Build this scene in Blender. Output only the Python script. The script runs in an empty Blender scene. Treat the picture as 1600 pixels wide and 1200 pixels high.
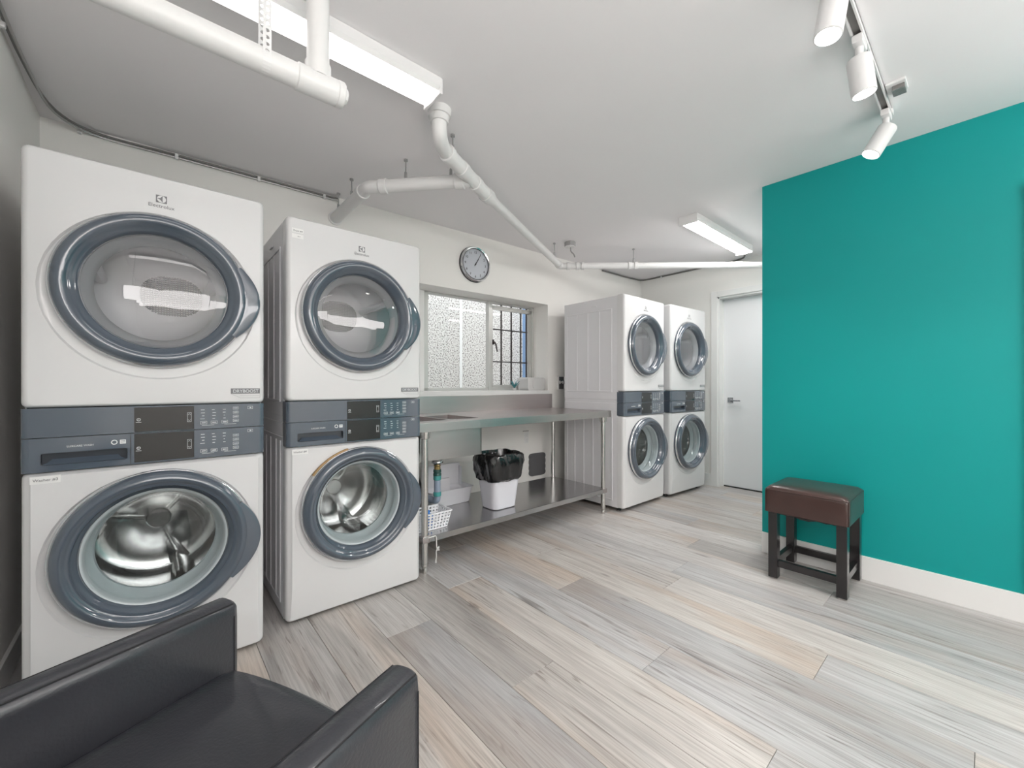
import bpy, bmesh, math, random
from mathutils import Vector, Matrix
random.seed(7)
R = math.radians
PI = math.pi
scn = bpy.context.scene
COL = scn.collection

# ------------------------------------------------------------------ camera
CAMZ = 1.123
YAW = 40.95
cam_d = bpy.data.cameras.new('camera')
cam_d.sensor_width = 36.0
cam_d.lens = 645.0 / 1600.0 * 36.0
cam_d.shift_y = 2.0 / 1600.0
cam_d.clip_start = 0.02
cam = bpy.data.objects.new('camera', cam_d)
COL.objects.link(cam)
cam.location = (0, 0, CAMZ)
cam.rotation_euler = (R(90), 0, -R(YAW))
scn.camera = cam

# ------------------------------------------------------------------ world, exposure
w = bpy.data.worlds.new('overcast_sky')
scn.world = w
w.use_nodes = True
w.node_tree.nodes['Background'].inputs[0].default_value = (0.93, 0.96, 1.0, 1)
w.node_tree.nodes['Background'].inputs[1].default_value = 3.4
vs = scn.view_settings
vs.view_transform = 'Standard'
vs.look = 'None'
vs.gamma = 1.0
vs.use_curve_mapping = False
vs.exposure = 0.06
LENS_FAR = 34.0
LENS = 3.6        # glow of the wrap fixture diffusers
FILL_TUBE = 7.2    # glow of the added unseen pendant tubes behind the camera
SPOT = 30.0        # track spots, watts

# ------------------------------------------------------------------ materials
MATS = {}
def nodes(m):
    return m.node_tree.nodes, m.node_tree.links

def mat(name, col, rough=0.5, metal=0.0, coat=0.0, spec=None, bump=None, bscale=(60, 60, 60), bstr=0.1,
        var=0.0, vscale=(3, 3, 3), emit=None, alpha=None, trans=0.0):
    m = bpy.data.materials.new(name)
    m.use_nodes = True
    n, l = nodes(m)
    p = n['Principled BSDF']
    p.inputs['Base Color'].default_value = (*col, 1)
    p.inputs['Roughness'].default_value = rough
    p.inputs['Metallic'].default_value = metal
    if coat:
        p.inputs['Coat Weight'].default_value = coat
        p.inputs['Coat Roughness'].default_value = 0.06
    if spec is not None:
        p.inputs['Specular IOR Level'].default_value = spec
    if trans:
        p.inputs['Transmission Weight'].default_value = trans
    if emit:
        p.inputs['Emission Color'].default_value = (*emit[0], 1)
        p.inputs['Emission Strength'].default_value = emit[1]
    if bump or var:
        tc = n.new('ShaderNodeTexCoord')
    if bump:
        mp = n.new('ShaderNodeMapping'); mp.inputs['Scale'].default_value = bscale
        nz = n.new('ShaderNodeTexNoise'); nz.inputs['Scale'].default_value = bump
        nz.inputs['Detail'].default_value = 4
        bp = n.new('ShaderNodeBump'); bp.inputs['Strength'].default_value = bstr
        bp.inputs['Distance'].default_value = 0.002
        l.new(tc.outputs['Object'], mp.inputs[0]); l.new(mp.outputs[0], nz.inputs['Vector'])
        l.new(nz.outputs[0], bp.inputs['Height']); l.new(bp.outputs[0], p.inputs['Normal'])
    if var:
        mp2 = n.new('ShaderNodeMapping'); mp2.inputs['Scale'].default_value = vscale
        nz2 = n.new('ShaderNodeTexNoise'); nz2.inputs['Scale'].default_value = 1.0
        nz2.inputs['Detail'].default_value = 5
        hs = n.new('ShaderNodeMixRGB'); hs.inputs[1].default_value = (*[c * (1 - var) for c in col], 1)
        hs.inputs[2].default_value = (*[min(1, c * (1 + var)) for c in col], 1)
        l.new(tc.outputs['Object'], mp2.inputs[0]); l.new(mp2.outputs[0], nz2.inputs['Vector'])
        l.new(nz2.outputs[0], hs.inputs[0]); l.new(hs.outputs[0], p.inputs['Base Color'])
    MATS[name] = m
    return m

mat('wall_paint', (0.87, 0.86, 0.83), 0.6, bump=1.0, bscale=(180, 180, 180), bstr=0.06, var=0.012)
mat('ceiling_paint', (0.90, 0.885, 0.895), 0.7, bump=1.0, bscale=(150, 150, 150), bstr=0.06, var=0.012)
mat('teal_paint', (0.003, 0.315, 0.30), 0.45, spec=0.3, bump=1.0, bscale=(220, 220, 220), bstr=0.08, var=0.03)
mat('trim_paint', (0.82, 0.82, 0.81), 0.35, var=0.01)
mat('door_paint', (0.82, 0.825, 0.84), 0.38, var=0.01)
mat('enamel', (0.70, 0.70, 0.705), 0.22, coat=0.25, var=0.006)
mat('cabinet_enamel', (0.76, 0.76, 0.78), 0.3, coat=0.15, var=0.006)
mat('slate', (0.080, 0.102, 0.132), 0.14, coat=1.0, var=0.04)
mat('slate_dark', (0.025, 0.032, 0.045), 0.3, coat=0.5, var=0.05)
mat('chrome', (0.75, 0.76, 0.78), 0.12, metal=1.0, var=0.02)
mat('display_glass', (0.006, 0.006, 0.007), 0.05, coat=0.4, spec=0.6)
mat('print_white', (0.75, 0.78, 0.80), 0.5, var=0.01)
mat('print_grey', (0.18, 0.18, 0.19), 0.5, var=0.01)
mat('gap_black', (0.012, 0.012, 0.012), 0.7, var=0.05)
mat('sticker', (0.78, 0.78, 0.775), 0.45, var=0.01)
mat('drum_steel', (0.52, 0.52, 0.52), 0.20, metal=1.0, bump=1.0, bscale=(8, 160, 8), bstr=0.1)
mat('dryer_drum', (0.85, 0.85, 0.86), 0.35, var=0.02)
mat('grille_grey', (0.17, 0.17, 0.18), 0.5, metal=0.3, var=0.05)
mat('gasket', (0.52, 0.57, 0.59), 0.4, coat=0.3, var=0.04)
mat('liner_grey', (0.36, 0.365, 0.37), 0.35, coat=0.4, var=0.04)
mat('packing_foam', (0.42, 0.27, 0.13), 0.8, var=0.1)
mat('steel', (0.50, 0.455, 0.45), 0.30, metal=1.0, var=0.10, vscale=(2, 14, 14), bump=1.0, bscale=(4, 260, 260), bstr=0.12)
mat('bowl_steel', (0.62, 0.62, 0.61), 0.42, metal=0.75, bump=1.0, bscale=(4, 260, 260), bstr=0.06)
mat('steel_shelf', (0.46, 0.455, 0.46), 0.20, metal=1.0, bump=1.0, bscale=(4, 240, 240), bstr=0.08)
mat('steel_tube', (0.66, 0.65, 0.63), 0.2, metal=1.0, bump=1.0, bscale=(200, 200, 8), bstr=0.05)
mat('black_leather', (0.030, 0.031, 0.037), 0.34, coat=0.2, bump=1.0, bscale=(170, 170, 170), bstr=0.35, var=0.12)
mat('brown_leather', (0.052, 0.026, 0.022), 0.30, coat=0.25, bump=1.0, bscale=(140, 140, 140), bstr=0.3, var=0.25, vscale=(9, 9, 9))
mat('stitch', (0.01, 0.01, 0.012), 0.7, var=0.05)
mat('dark_wood', (0.012, 0.010, 0.011), 0.28, coat=0.4, bump=1.0, bscale=(90, 90, 8), bstr=0.15, var=0.2)
mat('nylon_glide', (0.5, 0.49, 0.46), 0.5, var=0.02)
mat('pipe_paint', (0.79, 0.79, 0.785), 0.38, bump=1.0, bscale=(60, 60, 60), bstr=0.08, var=0.012)
mat('galvanized', (0.42, 0.42, 0.42), 0.4, metal=0.7, var=0.1)
mat('cable_grey', (0.20, 0.195, 0.19), 0.5, var=0.08)
mat('fixture_white', (0.80, 0.80, 0.80), 0.4, var=0.01)
mat('lens_glow', (0.9, 0.9, 0.9), 0.5, emit=((1.0, 0.962, 0.945), LENS))
mat('lens_glow_far', (0.9, 0.9, 0.9), 0.5, emit=((1.0, 0.962, 0.945), LENS_FAR))
mat('fill_glow', (0.9, 0.9, 0.9), 0.5, emit=((1.0, 0.962, 0.945), FILL_TUBE))  # emission of the unseen tubes added to brighten the room
mat('spot_glow', (0.9, 0.9, 0.9), 0.5, emit=((1.0, 0.98, 0.95), 14.0))
mat('clock_face', (0.56, 0.59, 0.64), 0.35, var=0.01)
mat('ink', (0.02, 0.02, 0.025), 0.5, var=0.02)
mat('bag_black', (0.010, 0.010, 0.011), 0.16, coat=0.4, bump=1.0, bscale=(26, 26, 20), bstr=1.0)
mat('bin_plastic', (0.68, 0.68, 0.73), 0.35, var=0.01)
mat('tub_plastic', (0.80, 0.81, 0.85), 0.4, var=0.01)
mat('basket_plastic', (0.82, 0.83, 0.86), 0.4, var=0.01)
mat('translucent_plastic', (0.82, 0.81, 0.80), 0.35, var=0.01, trans=0.25)
mat('blue_plastic', (0.03, 0.20, 0.62), 0.4, var=0.03)
mat('brass', (0.44, 0.30, 0.13), 0.3, metal=0.9, var=0.1)
mat('pipe_green', (0.03, 0.10, 0.085), 0.35, var=0.05)
mat('pipe_teal', (0.08, 0.36, 0.35), 0.35, var=0.05)
mat('pipe_grey', (0.30, 0.36, 0.46), 0.35, var=0.03)
mat('plate_grey', (0.115, 0.115, 0.12), 0.5, var=0.05)
mat('rubber_black', (0.015, 0.015, 0.016), 0.6, var=0.05)
mat('braid', (0.48, 0.48, 0.48), 0.35, metal=0.7, var=0.15, vscale=(200, 200, 200))
mat('iron', (0.055, 0.045, 0.045), 0.5, metal=0.3, var=0.1)
mat('aluminium', (0.58, 0.58, 0.56), 0.4, metal=0.45, var=0.03)
mat('plant_teal', (0.05, 0.20, 0.22), 0.5, var=0.2)
mat('blue_paint', (0.20, 0.32, 0.52), 0.5, var=0.05)
mat('cord_white', (0.72, 0.72, 0.70), 0.7, var=0.03)
mat('sub_floor', (0.10, 0.095, 0.09), 0.9, var=0.05)

def glass_mat(name, tint, ior=1.5, rough=0.0):
    m = bpy.data.materials.new(name); m.use_nodes = True
    n, l = nodes(m); n.clear()
    out = n.new('ShaderNodeOutputMaterial'); mx = n.new('ShaderNodeMixShader')
    tr = n.new('ShaderNodeBsdfTransparent'); gl = n.new('ShaderNodeBsdfGlossy')
    lw_ = n.new('ShaderNodeLayerWeight'); pw = n.new('ShaderNodeMath'); pw.operation = 'POWER'; pw.inputs[1].default_value = 4.0
    fr = n.new('ShaderNodeMath'); fr.operation = 'MULTIPLY_ADD'
    f0 = ((ior - 1) / (ior + 1)) ** 2
    fr.inputs[1].default_value = 0.9 - f0; fr.inputs[2].default_value = f0
    l.new(lw_.outputs['Facing'], pw.inputs[0]); l.new(pw.outputs[0], fr.inputs[0])
    tr.inputs[0].default_value = (*tint, 1)
    gl.inputs['Color'].default_value = (1, 1, 1, 1); gl.inputs['Roughness'].default_value = rough
    l.new(fr.outputs[0], mx.inputs[0]); l.new(tr.outputs[0], mx.inputs[1]); l.new(gl.outputs[0], mx.inputs[2])
    l.new(mx.outputs[0], out.inputs[0])
    MATS[name] = m
glass_mat('window_glass', (0.96, 0.97, 0.97), 1.25)
glass_mat('dryer_glass', (0.86, 0.87, 0.89), 1.75, 0.01)
glass_mat('bowl_glass', (0.93, 0.95, 0.95), 1.5, 0.0)

def stucco_mat():
    m = bpy.data.materials.new('stucco'); m.use_nodes = True
    n, l = nodes(m); p = n['Principled BSDF']; p.inputs['Roughness'].default_value = 0.9
    tc = n.new('ShaderNodeTexCoord')
    vo = n.new('ShaderNodeTexNoise'); vo.inputs['Scale'].default_value = 62; vo.inputs['Detail'].default_value = 3
    l.new(tc.outputs['Object'], vo.inputs['Vector'])
    cr = n.new('ShaderNodeValToRGB'); e = cr.color_ramp.elements
    e[0].position = 0.34; e[0].color = (0.12, 0.10, 0.09, 1)
    e[1].position = 0.52; e[1].color = (0.72, 0.70, 0.67, 1)
    l.new(vo.outputs[0], cr.inputs[0]); l.new(cr.outputs[0], p.inputs['Base Color'])
    bp = n.new('ShaderNodeBump'); bp.inputs['Strength'].default_value = 0.7; bp.inputs['Distance'].default_value = 0.01
    l.new(vo.outputs[0], bp.inputs['Height']); l.new(bp.outputs[0], p.inputs['Normal'])
    MATS['stucco'] = m
stucco_mat()

def plank_mat():
    m = bpy.data.materials.new('vinyl_plank'); m.use_nodes = True
    n, l = nodes(m); p = n['Principled BSDF']
    p.inputs['Roughness'].default_value = 0.36
    p.inputs['Specular IOR Level'].default_value = 0.5
    tc = n.new('ShaderNodeTexCoord'); oi = n.new('ShaderNodeObjectInfo')
    off = n.new('ShaderNodeVectorMath'); off.operation = 'ADD'
    mul = n.new('ShaderNodeMath'); mul.operation = 'MULTIPLY'; mul.inputs[1].default_value = 57.0
    l.new(oi.outputs['Random'], mul.inputs[0])
    l.new(tc.outputs['Object'], off.inputs[0]); l.new(mul.outputs[0], off.inputs[1])
    def noise(scale, detail, dist=0.0):
        mp = n.new('ShaderNodeMapping'); mp.inputs['Scale'].default_value = scale
        nz = n.new('ShaderNodeTexNoise'); nz.inputs['Scale'].default_value = 1.0
        nz.inputs['Detail'].default_value = detail; nz.inputs['Distortion'].default_value = dist
        l.new(off.outputs[0], mp.inputs[0]); l.new(mp.outputs[0], nz.inputs['Vector'])
        return nz
    def ramp(src, stops):
        cr = n.new('ShaderNodeValToRGB'); e = cr.color_ramp.elements
        while len(e) < len(stops): e.new(0.5)
        for k, (pos, c) in enumerate(stops):
            e[k].position = pos; e[k].color = (*c, 1)
        l.new(src.outputs[0], cr.inputs[0]); return cr
    def mix(kind, fac, a, b):
        mx = n.new('ShaderNodeMixRGB'); mx.blend_type = kind
        if isinstance(fac, float): mx.inputs[0].default_value = fac
        else: l.new(fac.outputs[0], mx.inputs[0])
        for s, v in ((1, a), (2, b)):
            if isinstance(v, tuple): mx.inputs[s].default_value = (*v, 1)
            else: l.new(v.outputs[0], mx.inputs[s])
        return mx
    broad = noise((9, 0.9, 1), 3, 0.8)
    base = ramp(broad, [(0.30, (0.47, 0.455, 0.445)), (0.46, (0.56, 0.54, 0.525)), (0.60, (0.61, 0.595, 0.58)), (0.75, (0.50, 0.485, 0.48))])
    warm = ramp(noise((5, 0.7, 1), 2, 0.5), [(0.50, (0, 0, 0)), (0.66, (0.75, 0.75, 0.75))])
    c1 = mix('MIX', warm, base, (0.53, 0.455, 0.40))
    fine = ramp(noise((150, 4.0, 1), 6, 0.9), [(0.30, (0.74, 0.735, 0.73)), (0.60, (1.07, 1.07, 1.07))])
    c2 = mix('MULTIPLY', 0.85, c1, fine)
    streak = ramp(noise((26, 1.5, 1), 4, 2.4), [(0.61, (1, 1, 1)), (0.66, (0.66, 0.63, 0.61)), (0.76, (0.36, 0.33, 0.32))])
    c3 = mix('MULTIPLY', 0.8, c2, streak)
    mid = ramp(noise((34, 1.1, 1), 5, 1.6), [(0.42, (1.04, 1.04, 1.04)), (0.60, (0.90, 0.885, 0.88)), (0.74, (0.74, 0.72, 0.71))])
    c3 = mix('MULTIPLY', 0.8, c3, mid)
    knot = n.new('ShaderNodeTexVoronoi'); knot.inputs['Scale'].default_value = 1.0
    mk = n.new('ShaderNodeMapping'); mk.inputs['Scale'].default_value = (5.5, 1.7, 1)
    l.new(off.outputs[0], mk.inputs[0]); l.new(mk.outputs[0], knot.inputs['Vector'])
    kr = n.new('ShaderNodeValToRGB'); e = kr.color_ramp.elements
    e[0].position = 0.03; e[0].color = (0.30, 0.27, 0.26, 1); e[1].position = 0.085; e[1].color = (1, 1, 1, 1)
    l.new(knot.outputs['Distance'], kr.inputs[0])
    c3 = mix('MULTIPLY', 0.75, c3, kr)
    c4n = n.new('ShaderNodeMixRGB'); c4n.blend_type = 'MULTIPLY'; c4n.inputs[0].default_value = 1.0
    l.new(c3.outputs[0], c4n.inputs[1]); l.new(oi.outputs['Color'], c4n.inputs[2])
    l.new(c4n.outputs[0], p.inputs['Base Color'])
    bp = n.new('ShaderNodeBump'); bp.inputs['Strength'].default_value = 0.12; bp.inputs['Distance'].default_value = 0.001
    l.new(fine.outputs[0], bp.inputs['Height']); l.new(bp.outputs[0], p.inputs['Normal'])
    MATS['vinyl_plank'] = m
plank_mat()

# ------------------------------------------------------------------ helpers
class MB:
    """collects primitives in one bmesh, then links them as ONE object"""
    def __init__(s): s.bm = bmesh.new(); s.wn = False
    def _tf(s, vs, M):
        if M is not None:
            for v in vs: v.co = M @ v.co
    def box(s, x0, x1, y0, y1, z0, z1, M=None, bevel=0.0, seg=2):
        r = bmesh.ops.create_cube(s.bm, size=1)
        vs = r['verts']
        for v in vs:
            v.co = Vector(((x0 + x1) / 2 + v.co.x * (x1 - x0), (y0 + y1) / 2 + v.co.y * (y1 - y0), (z0 + z1) / 2 + v.co.z * (z1 - z0)))
        if bevel:
            s.wn = True
            es = list({e for v in vs for e in v.link_edges})
            rr = bmesh.ops.bevel(s.bm, geom=es, offset=bevel, segments=seg, profile=0.5, affect='EDGES')
            vs = list({v for f in rr['faces'] for v in f.verts} | {v for v in vs if v.is_valid})
            vs = [v for v in vs if v.is_valid]
        s._tf(vs, M); return s
    def grid(s, rings, closed=True, cap0=False, cap1=False, M=None):
        """rings: list of rings of points; bridged in order"""
        rv = []
        for r in rings:
            rv.append([s.bm.verts.new(Vector(p) if M is None else M @ Vector(p)) for p in r])
        for a, b in zip(rv[:-1], rv[1:]):
            n = len(a)
            for i in range(n if closed else n - 1):
                j = (i + 1) % n
                try: s.bm.faces.new((a[i], a[j], b[j], b[i]))
                except ValueError: pass
        if cap0: s.bm.faces.new(list(reversed(rv[0])))
        if cap1: s.bm.faces.new(rv[-1])
        return s
    def lathe(s, prof, seg=48, axis='z', c=(0, 0, 0), M=None, a0=0, a1=2 * PI, closed_prof=False):
        """prof: (r, h) pairs, revolved about axis through c"""
        full = abs(a1 - a0 - 2 * PI) < 1e-6
        m = seg if full else seg + 1
        rings = []
        P = list(prof) + ([prof[0]] if closed_prof else [])
        for r, h in P:
            ring = []
            for k in range(m):
                a = a0 + (a1 - a0) * k / seg
                u, v = max(r, 1e-5) * math.cos(a), max(r, 1e-5) * math.sin(a)
                if axis == 'z': q = (c[0] + u, c[1] + v, c[2] + h)
                elif axis == 'y': q = (c[0] + u, c[1] + h, c[2] + v)
                else: q = (c[0] + h, c[1] + u, c[2] + v)
                ring.append(q)
            rings.append(ring)
        return s.grid(rings, closed=full, M=M)
    def cyl(s, p0, p1, r0, r1=None, seg=20, cap=True):
        r1 = r0 if r1 is None else r1
        p0, p1 = Vector(p0), Vector(p1)
        d = (p1 - p0).normalized()
        u = d.orthogonal().normalized(); v = d.cross(u)
        ra = [p0 + (u * math.cos(2 * PI * k / seg) + v * math.sin(2 * PI * k / seg)) * r0 for k in range(seg)]
        rb = [p1 + (u * math.cos(2 * PI * k / seg) + v * math.sin(2 * PI * k / seg)) * r1 for k in range(seg)]
        return s.grid([ra, rb], cap0=cap, cap1=cap)
    def tube(s, pts, r, seg=12, cap=True):
        pts = [Vector(p) for p in pts]
        rr = r if isinstance(r, (list, tuple)) else [r] * len(pts)
        rings = []; u = None
        for i, p in enumerate(pts):
            if i == 0: d = pts[1] - p
            elif i == len(pts) - 1: d = p - pts[i - 1]
            else: d = (pts[i + 1] - p).normalized() + (p - pts[i - 1]).normalized()
            d.normalize()
            if u is None: u = d.orthogonal().normalized()
            u = (u - d * u.dot(d)).normalized(); v = d.cross(u)
            rings.append([p + (u * math.cos(2 * PI * k / seg) + v * math.sin(2 * PI * k / seg)) * rr[i] for k in range(seg)])
        return s.grid(rings, cap0=cap, cap1=cap)
    def prism(s, poly, z0, z1, axis='z', M=None):
        def pt(a, b, h):
            return (a, b, h) if axis == 'z' else (a, h, b) if axis == 'y' else (h, a, b)
        return s.grid([[pt(a, b, z0) for a, b in poly], [pt(a, b, z1) for a, b in poly]], cap0=True, cap1=True, M=M)
    def build(s, name, m, parent=None, smooth=0.6, loc=None, rot=None, kind=None, norm=True):
        bm = s.bm
        if norm: bmesh.ops.recalc_face_normals(bm, faces=bm.faces)
        me = bpy.data.meshes.new(name)
        bm.to_mesh(me); bm.free()
        me.materials.append(MATS[m])
        if smooth:
            for f in me.polygons: f.use_smooth = True
            me.set_sharp_from_angle(angle=smooth)
        o = bpy.data.objects.new(name, me); COL.objects.link(o)
        if s.wn and smooth:
            md = o.modifiers.new('flat_faces', 'WEIGHTED_NORMAL'); md.keep_sharp = True; md.weight = 100
        if parent: o.parent = parent
        if loc: o.location = loc
        if rot: o.rotation_euler = rot
        if kind: o['kind'] = kind
        return o

def tag(o, label=None, cat=None, group=None, kind=None):
    if label: o['label'] = label
    if cat: o['category'] = cat
    if group: o['group'] = group
    if kind: o['kind'] = kind
    return o
def empty(name, loc=(0, 0, 0), rz=0.0):
    o = bpy.data.objects.new(name, None); COL.objects.link(o)
    o.location = loc; o.rotation_euler = (0, 0, rz); o.empty_display_size = 0.1
    return o
def kids(o): return [c for c in bpy.data.objects if c.parent == o]
def copy_tree(o, parent=None):
    c = o.copy(); COL.objects.link(c); c.parent = parent
    for ch in kids(o): copy_tree(ch, c)
    return c
def label(o, t): o['label'] = t; return o
def rrect(x0, x1, z0, z1, r, n_arc=5, n_edge=14):
    """rounded rectangle outline in x,z, equal point count whatever the size"""
    pts = []
    cs = [(x1 - r, z0 + r, -PI / 2), (x1 - r, z1 - r, 0), (x0 + r, z1 - r, PI / 2), (x0 + r, z0 + r, PI)]
    for k in range(4):
        cx, cz, a = cs[k]
        for i in range(n_arc + 1):
            t = a + (PI / 2) * i / n_arc
            pts.append((cx + r * math.cos(t), cz + r * math.sin(t)))
        nx, nz, na = cs[(k + 1) % 4]
        pe = pts[-1]; ps = (nx + r * math.cos(na), nz + r * math.sin(na))
        for i in range(1, n_edge):
            pts.append((pe[0] + (ps[0] - pe[0]) * i / n_edge, pe[1] + (ps[1] - pe[1]) * i / n_edge))
    return pts
def text_obj(txt, size, m, parent, loc, name='lettering', align='CENTER', rot=(PI / 2, 0, 0), ext=0.0004, sx=1.0):
    cu = bpy.data.curves.new(name, 'FONT'); cu.body = txt; cu.size = size; cu.align_x = align; cu.extrude = ext
    cu.resolution_u = 3
    t = bpy.data.objects.new('tmp', cu); COL.objects.link(t)
    dg = bpy.context.evaluated_depsgraph_get()
    me = bpy.data.meshes.new_from_object(t.evaluated_get(dg))
    bpy.data.objects.remove(t); bpy.data.curves.remove(cu)
    me.materials.clear(); me.materials.append(MATS[m])
    if sx != 1.0:
        for v in me.vertices: v.co.x *= sx
    o = bpy.data.objects.new(name, me); COL.objects.link(o)
    o.parent = parent; o.location = loc; o.rotation_euler = rot
    return o
def cut(o, cutter):
    md = o.modifiers.new('b', 'BOOLEAN'); md.object = cutter; md.operation = 'DIFFERENCE'; md.solver = 'EXACT'
    dg = bpy.context.evaluated_depsgraph_get()
    me = bpy.data.meshes.new_from_object(o.evaluated_get(dg))
    old = o.data; o.modifiers.clear(); o.data = me; me.name = old.name
    bpy.data.meshes.remove(old)
    cm = cutter.data; bpy.data.objects.remove(cutter); bpy.data.meshes.remove(cm)
def bez(p0, p1, p2, p3, n=12):
    p0, p1, p2, p3 = map(Vector, (p0, p1, p2, p3))
    return [p0 * (1 - t) ** 3 + p1 * 3 * t * (1 - t) ** 2 + p2 * 3 * t * t * (1 - t) + p3 * t ** 3 for t in [k / n for k in range(n + 1)]]
def smooth_path(pts, n=6):
    P = [Vector(p) for p in pts]; P = [P[0] * 2 - P[1]] + P + [P[-1] * 2 - P[-2]]
    out = []
    for i in range(1, len(P) - 2):
        for k in range(n):
            t = k / n; a, b, c, d = P[i - 1], P[i], P[i + 1], P[i + 2]
            out.append(0.5 * ((2 * b) + (c - a) * t + (2 * a - 5 * b + 4 * c - d) * t * t + (3 * b - a - 3 * c + d) * t ** 3))
    out.append(P[-2]); return out

# ------------------------------------------------------------------ the room
CEIL = 2.465
XL, XR = -0.43, 3.11          # left wall face, teal wall face
YB = -2.3                     # wall behind the camera
TW_END = 1.0                  # end of the teal partition
WROT = -R(2.06)               # the window wall is a touch out of square
WLOC = (0, 3.082, 0)
XD = 4.71                     # face of the far wall with the white door
WM = Matrix.Translation(WLOC) @ Matrix.Rotation(WROT, 4, 'Z')
def wall_pt(x, y, z):         # wall-local point to world
    return WM @ Vector((x, y, z))

# floor: sub floor + every plank
floor = MB().box(XL - 0.1, 5.1, YB - 0.1, 3.4, -0.06, -0.010).build('floor', 'sub_floor', kind='structure')
PW, PL = 0.2233, 1.524
mesh_cache = {}
def plank_mesh(wd, ln):
    k = (round(wd, 4), round(ln, 4))
    if k in mesh_cache: return mesh_cache[k]
    g, b, t = 0.0006, 0.0012, 0.009
    bm = bmesh.new()
    lo = [(g, g), (wd - g, g), (wd - g, ln - g), (g, ln - g)]
    hi = [(g + b, g + b), (wd - g - b, g + b), (wd - g - b, ln - g - b), (g + b, ln - g - b)]
    rings = [[bm.verts.new((x, y, z)) for x, y in q] for q, z in ((lo, -t), (lo, -0.0012), (hi, 0.0))]
    for a, c in zip(rings[:-1], rings[1:]):
        for i in range(4): bm.faces.new((a[i], a[(i + 1) % 4], c[(i + 1) % 4], c[i]))
    bm.faces.new(rings[2])
    me = bpy.data.meshes.new('plank'); bm.to_mesh(me); bm.free()
    me.materials.append(MATS['vinyl_plank'])
    mesh_cache[k] = me; return me
ends = {0: 1.16, 2: 0.893, 4: 0.437, 1: 1.95, 3: 1.55, 5: -0.35, 6: 1.25, 7: 0.55, 8: -0.15, -1: 1.75, -2: 0.75, -3: 1.30}
rs = random.Random(11)
x0 = 1.006 - 7 * PW
col_i = -7
while x0 < XD + 0.02:
    xa, xb = max(x0, XL), min(x0 + PW, XD + 0.16)
    if xb - xa > 0.01:
        e = ends.get(col_i, rs.uniform(0, PL))
        y = e
        while y > YB: y -= PL
        while y < 3.08:
            ya, yb = max(y, YB), min(y + PL, 3.082 - 0.036 * (xa + xb) / 2 + 0.005)
            if yb - ya > 0.02:
                o = bpy.data.objects.new('plank', plank_mesh(xb - xa, yb - ya)); COL.objects.link(o)
                o.parent = floor; o.location = (xa, ya, 0)
                v = rs.uniform(0.77, 0.89)
                if rs.random() < 0.22: v *= 0.86
                wv = rs.uniform(-0.025, 0.03)
                o.color = (v * (1 + wv), v, v * (1 - wv * 1.3), 1)
            y += PL
    x0 += PW; col_i += 1

MB().box(XL - 0.1, 5.1, YB - 0.1, 3.45, CEIL, CEIL + 0.08).build('ceiling', 'ceiling_paint', kind='structure')
MB().box(XL - 0.12, XL, YB, 3.12, 0, CEIL).build('wall_left', 'wall_paint', kind='structure')
MB().box(XL - 0.12, 5.0, YB - 0.12, YB, 0, CEIL).build('wall_front', 'wall_paint', kind='structure')

# window wall with its deep opening (wall-local coordinates)
OX0, OX1, OZ0, OZ1 = 1.60, 3.069, 1.045, 1.953
TH = 0.34
mb = MB()
mb.box(-0.62, OX0, 0, TH, 0, CEIL); mb.box(OX1, 5.2, 0, TH, 0, CEIL)
mb.box(OX0, OX1, 0, TH, 0, OZ0); mb.box(OX0, OX1, 0, TH, OZ1, CEIL)
mb.build('wall_back', 'wall_paint', loc=WLOC, rot=(0, 0, WROT), kind='structure', smooth=0)
MB().box(OX0, OX1 + 0.01, -0.012, 0.20, OZ0 - 0.012, OZ0 + 0.028, bevel=0.003).build('trim_1', 'trim_paint', loc=WLOC, rot=(0, 0, WROT), kind='structure')

# teal partition, with a door beyond its right part
MB().box(XR, XR + 0.13, -0.12, TW_END, 0, CEIL).build('wall_right', 'teal_paint', kind='structure', smooth=0)
mb = MB(); mb.box(XR, XR + 0.13, YB, -1.02, 0, CEIL); mb.box(XR, XR + 0.13, -1.02, -0.12, 2.07, CEIL)
mb.build('wall_right_end', 'teal_paint', kind='structure', smooth=0)
d2 = empty('door_2', (XR, -0.12, 0)); tag(d2, kind='structure')
mb = MB(); mb.box(-0.018, 0.148, -0.07, 0.0, 0, 2.07, bevel=0.002); mb.box(-0.018, 0.148, -0.9, -0.83, 0, 2.07); mb.box(-0.018, 0.148, -0.9, 0.0, 2.0, 2.07)
mb.build('door_frame', 'trim_paint', d2)
MB().box(0.02, 0.06, -0.828, -0.072, 0.008, 1.998).build('door_panel', 'door_paint', d2)
MB().box(-0.024, -0.016, -0.03, -0.004, 0.85, 0.93, bevel=0.002).build('strike_plate', 'brass', d2)

MB().box(XR - 0.014, XR, -0.118, TW_END, 0, 0.135, bevel=0.002).build('baseboard_right', 'trim_paint', kind='structure')
MB().box(XL, XL + 0.014, YB, 3.08, 0, 0.10, bevel=0.002).build('baseboard_left', 'trim_paint', kind='structure')
MB().box(-0.42, 4.69, -0.014, 0, 0, 0.10, bevel=0.002).build('baseboard_back', 'trim_paint', loc=WLOC, rot=(0, 0, WROT), kind='structure')

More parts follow.
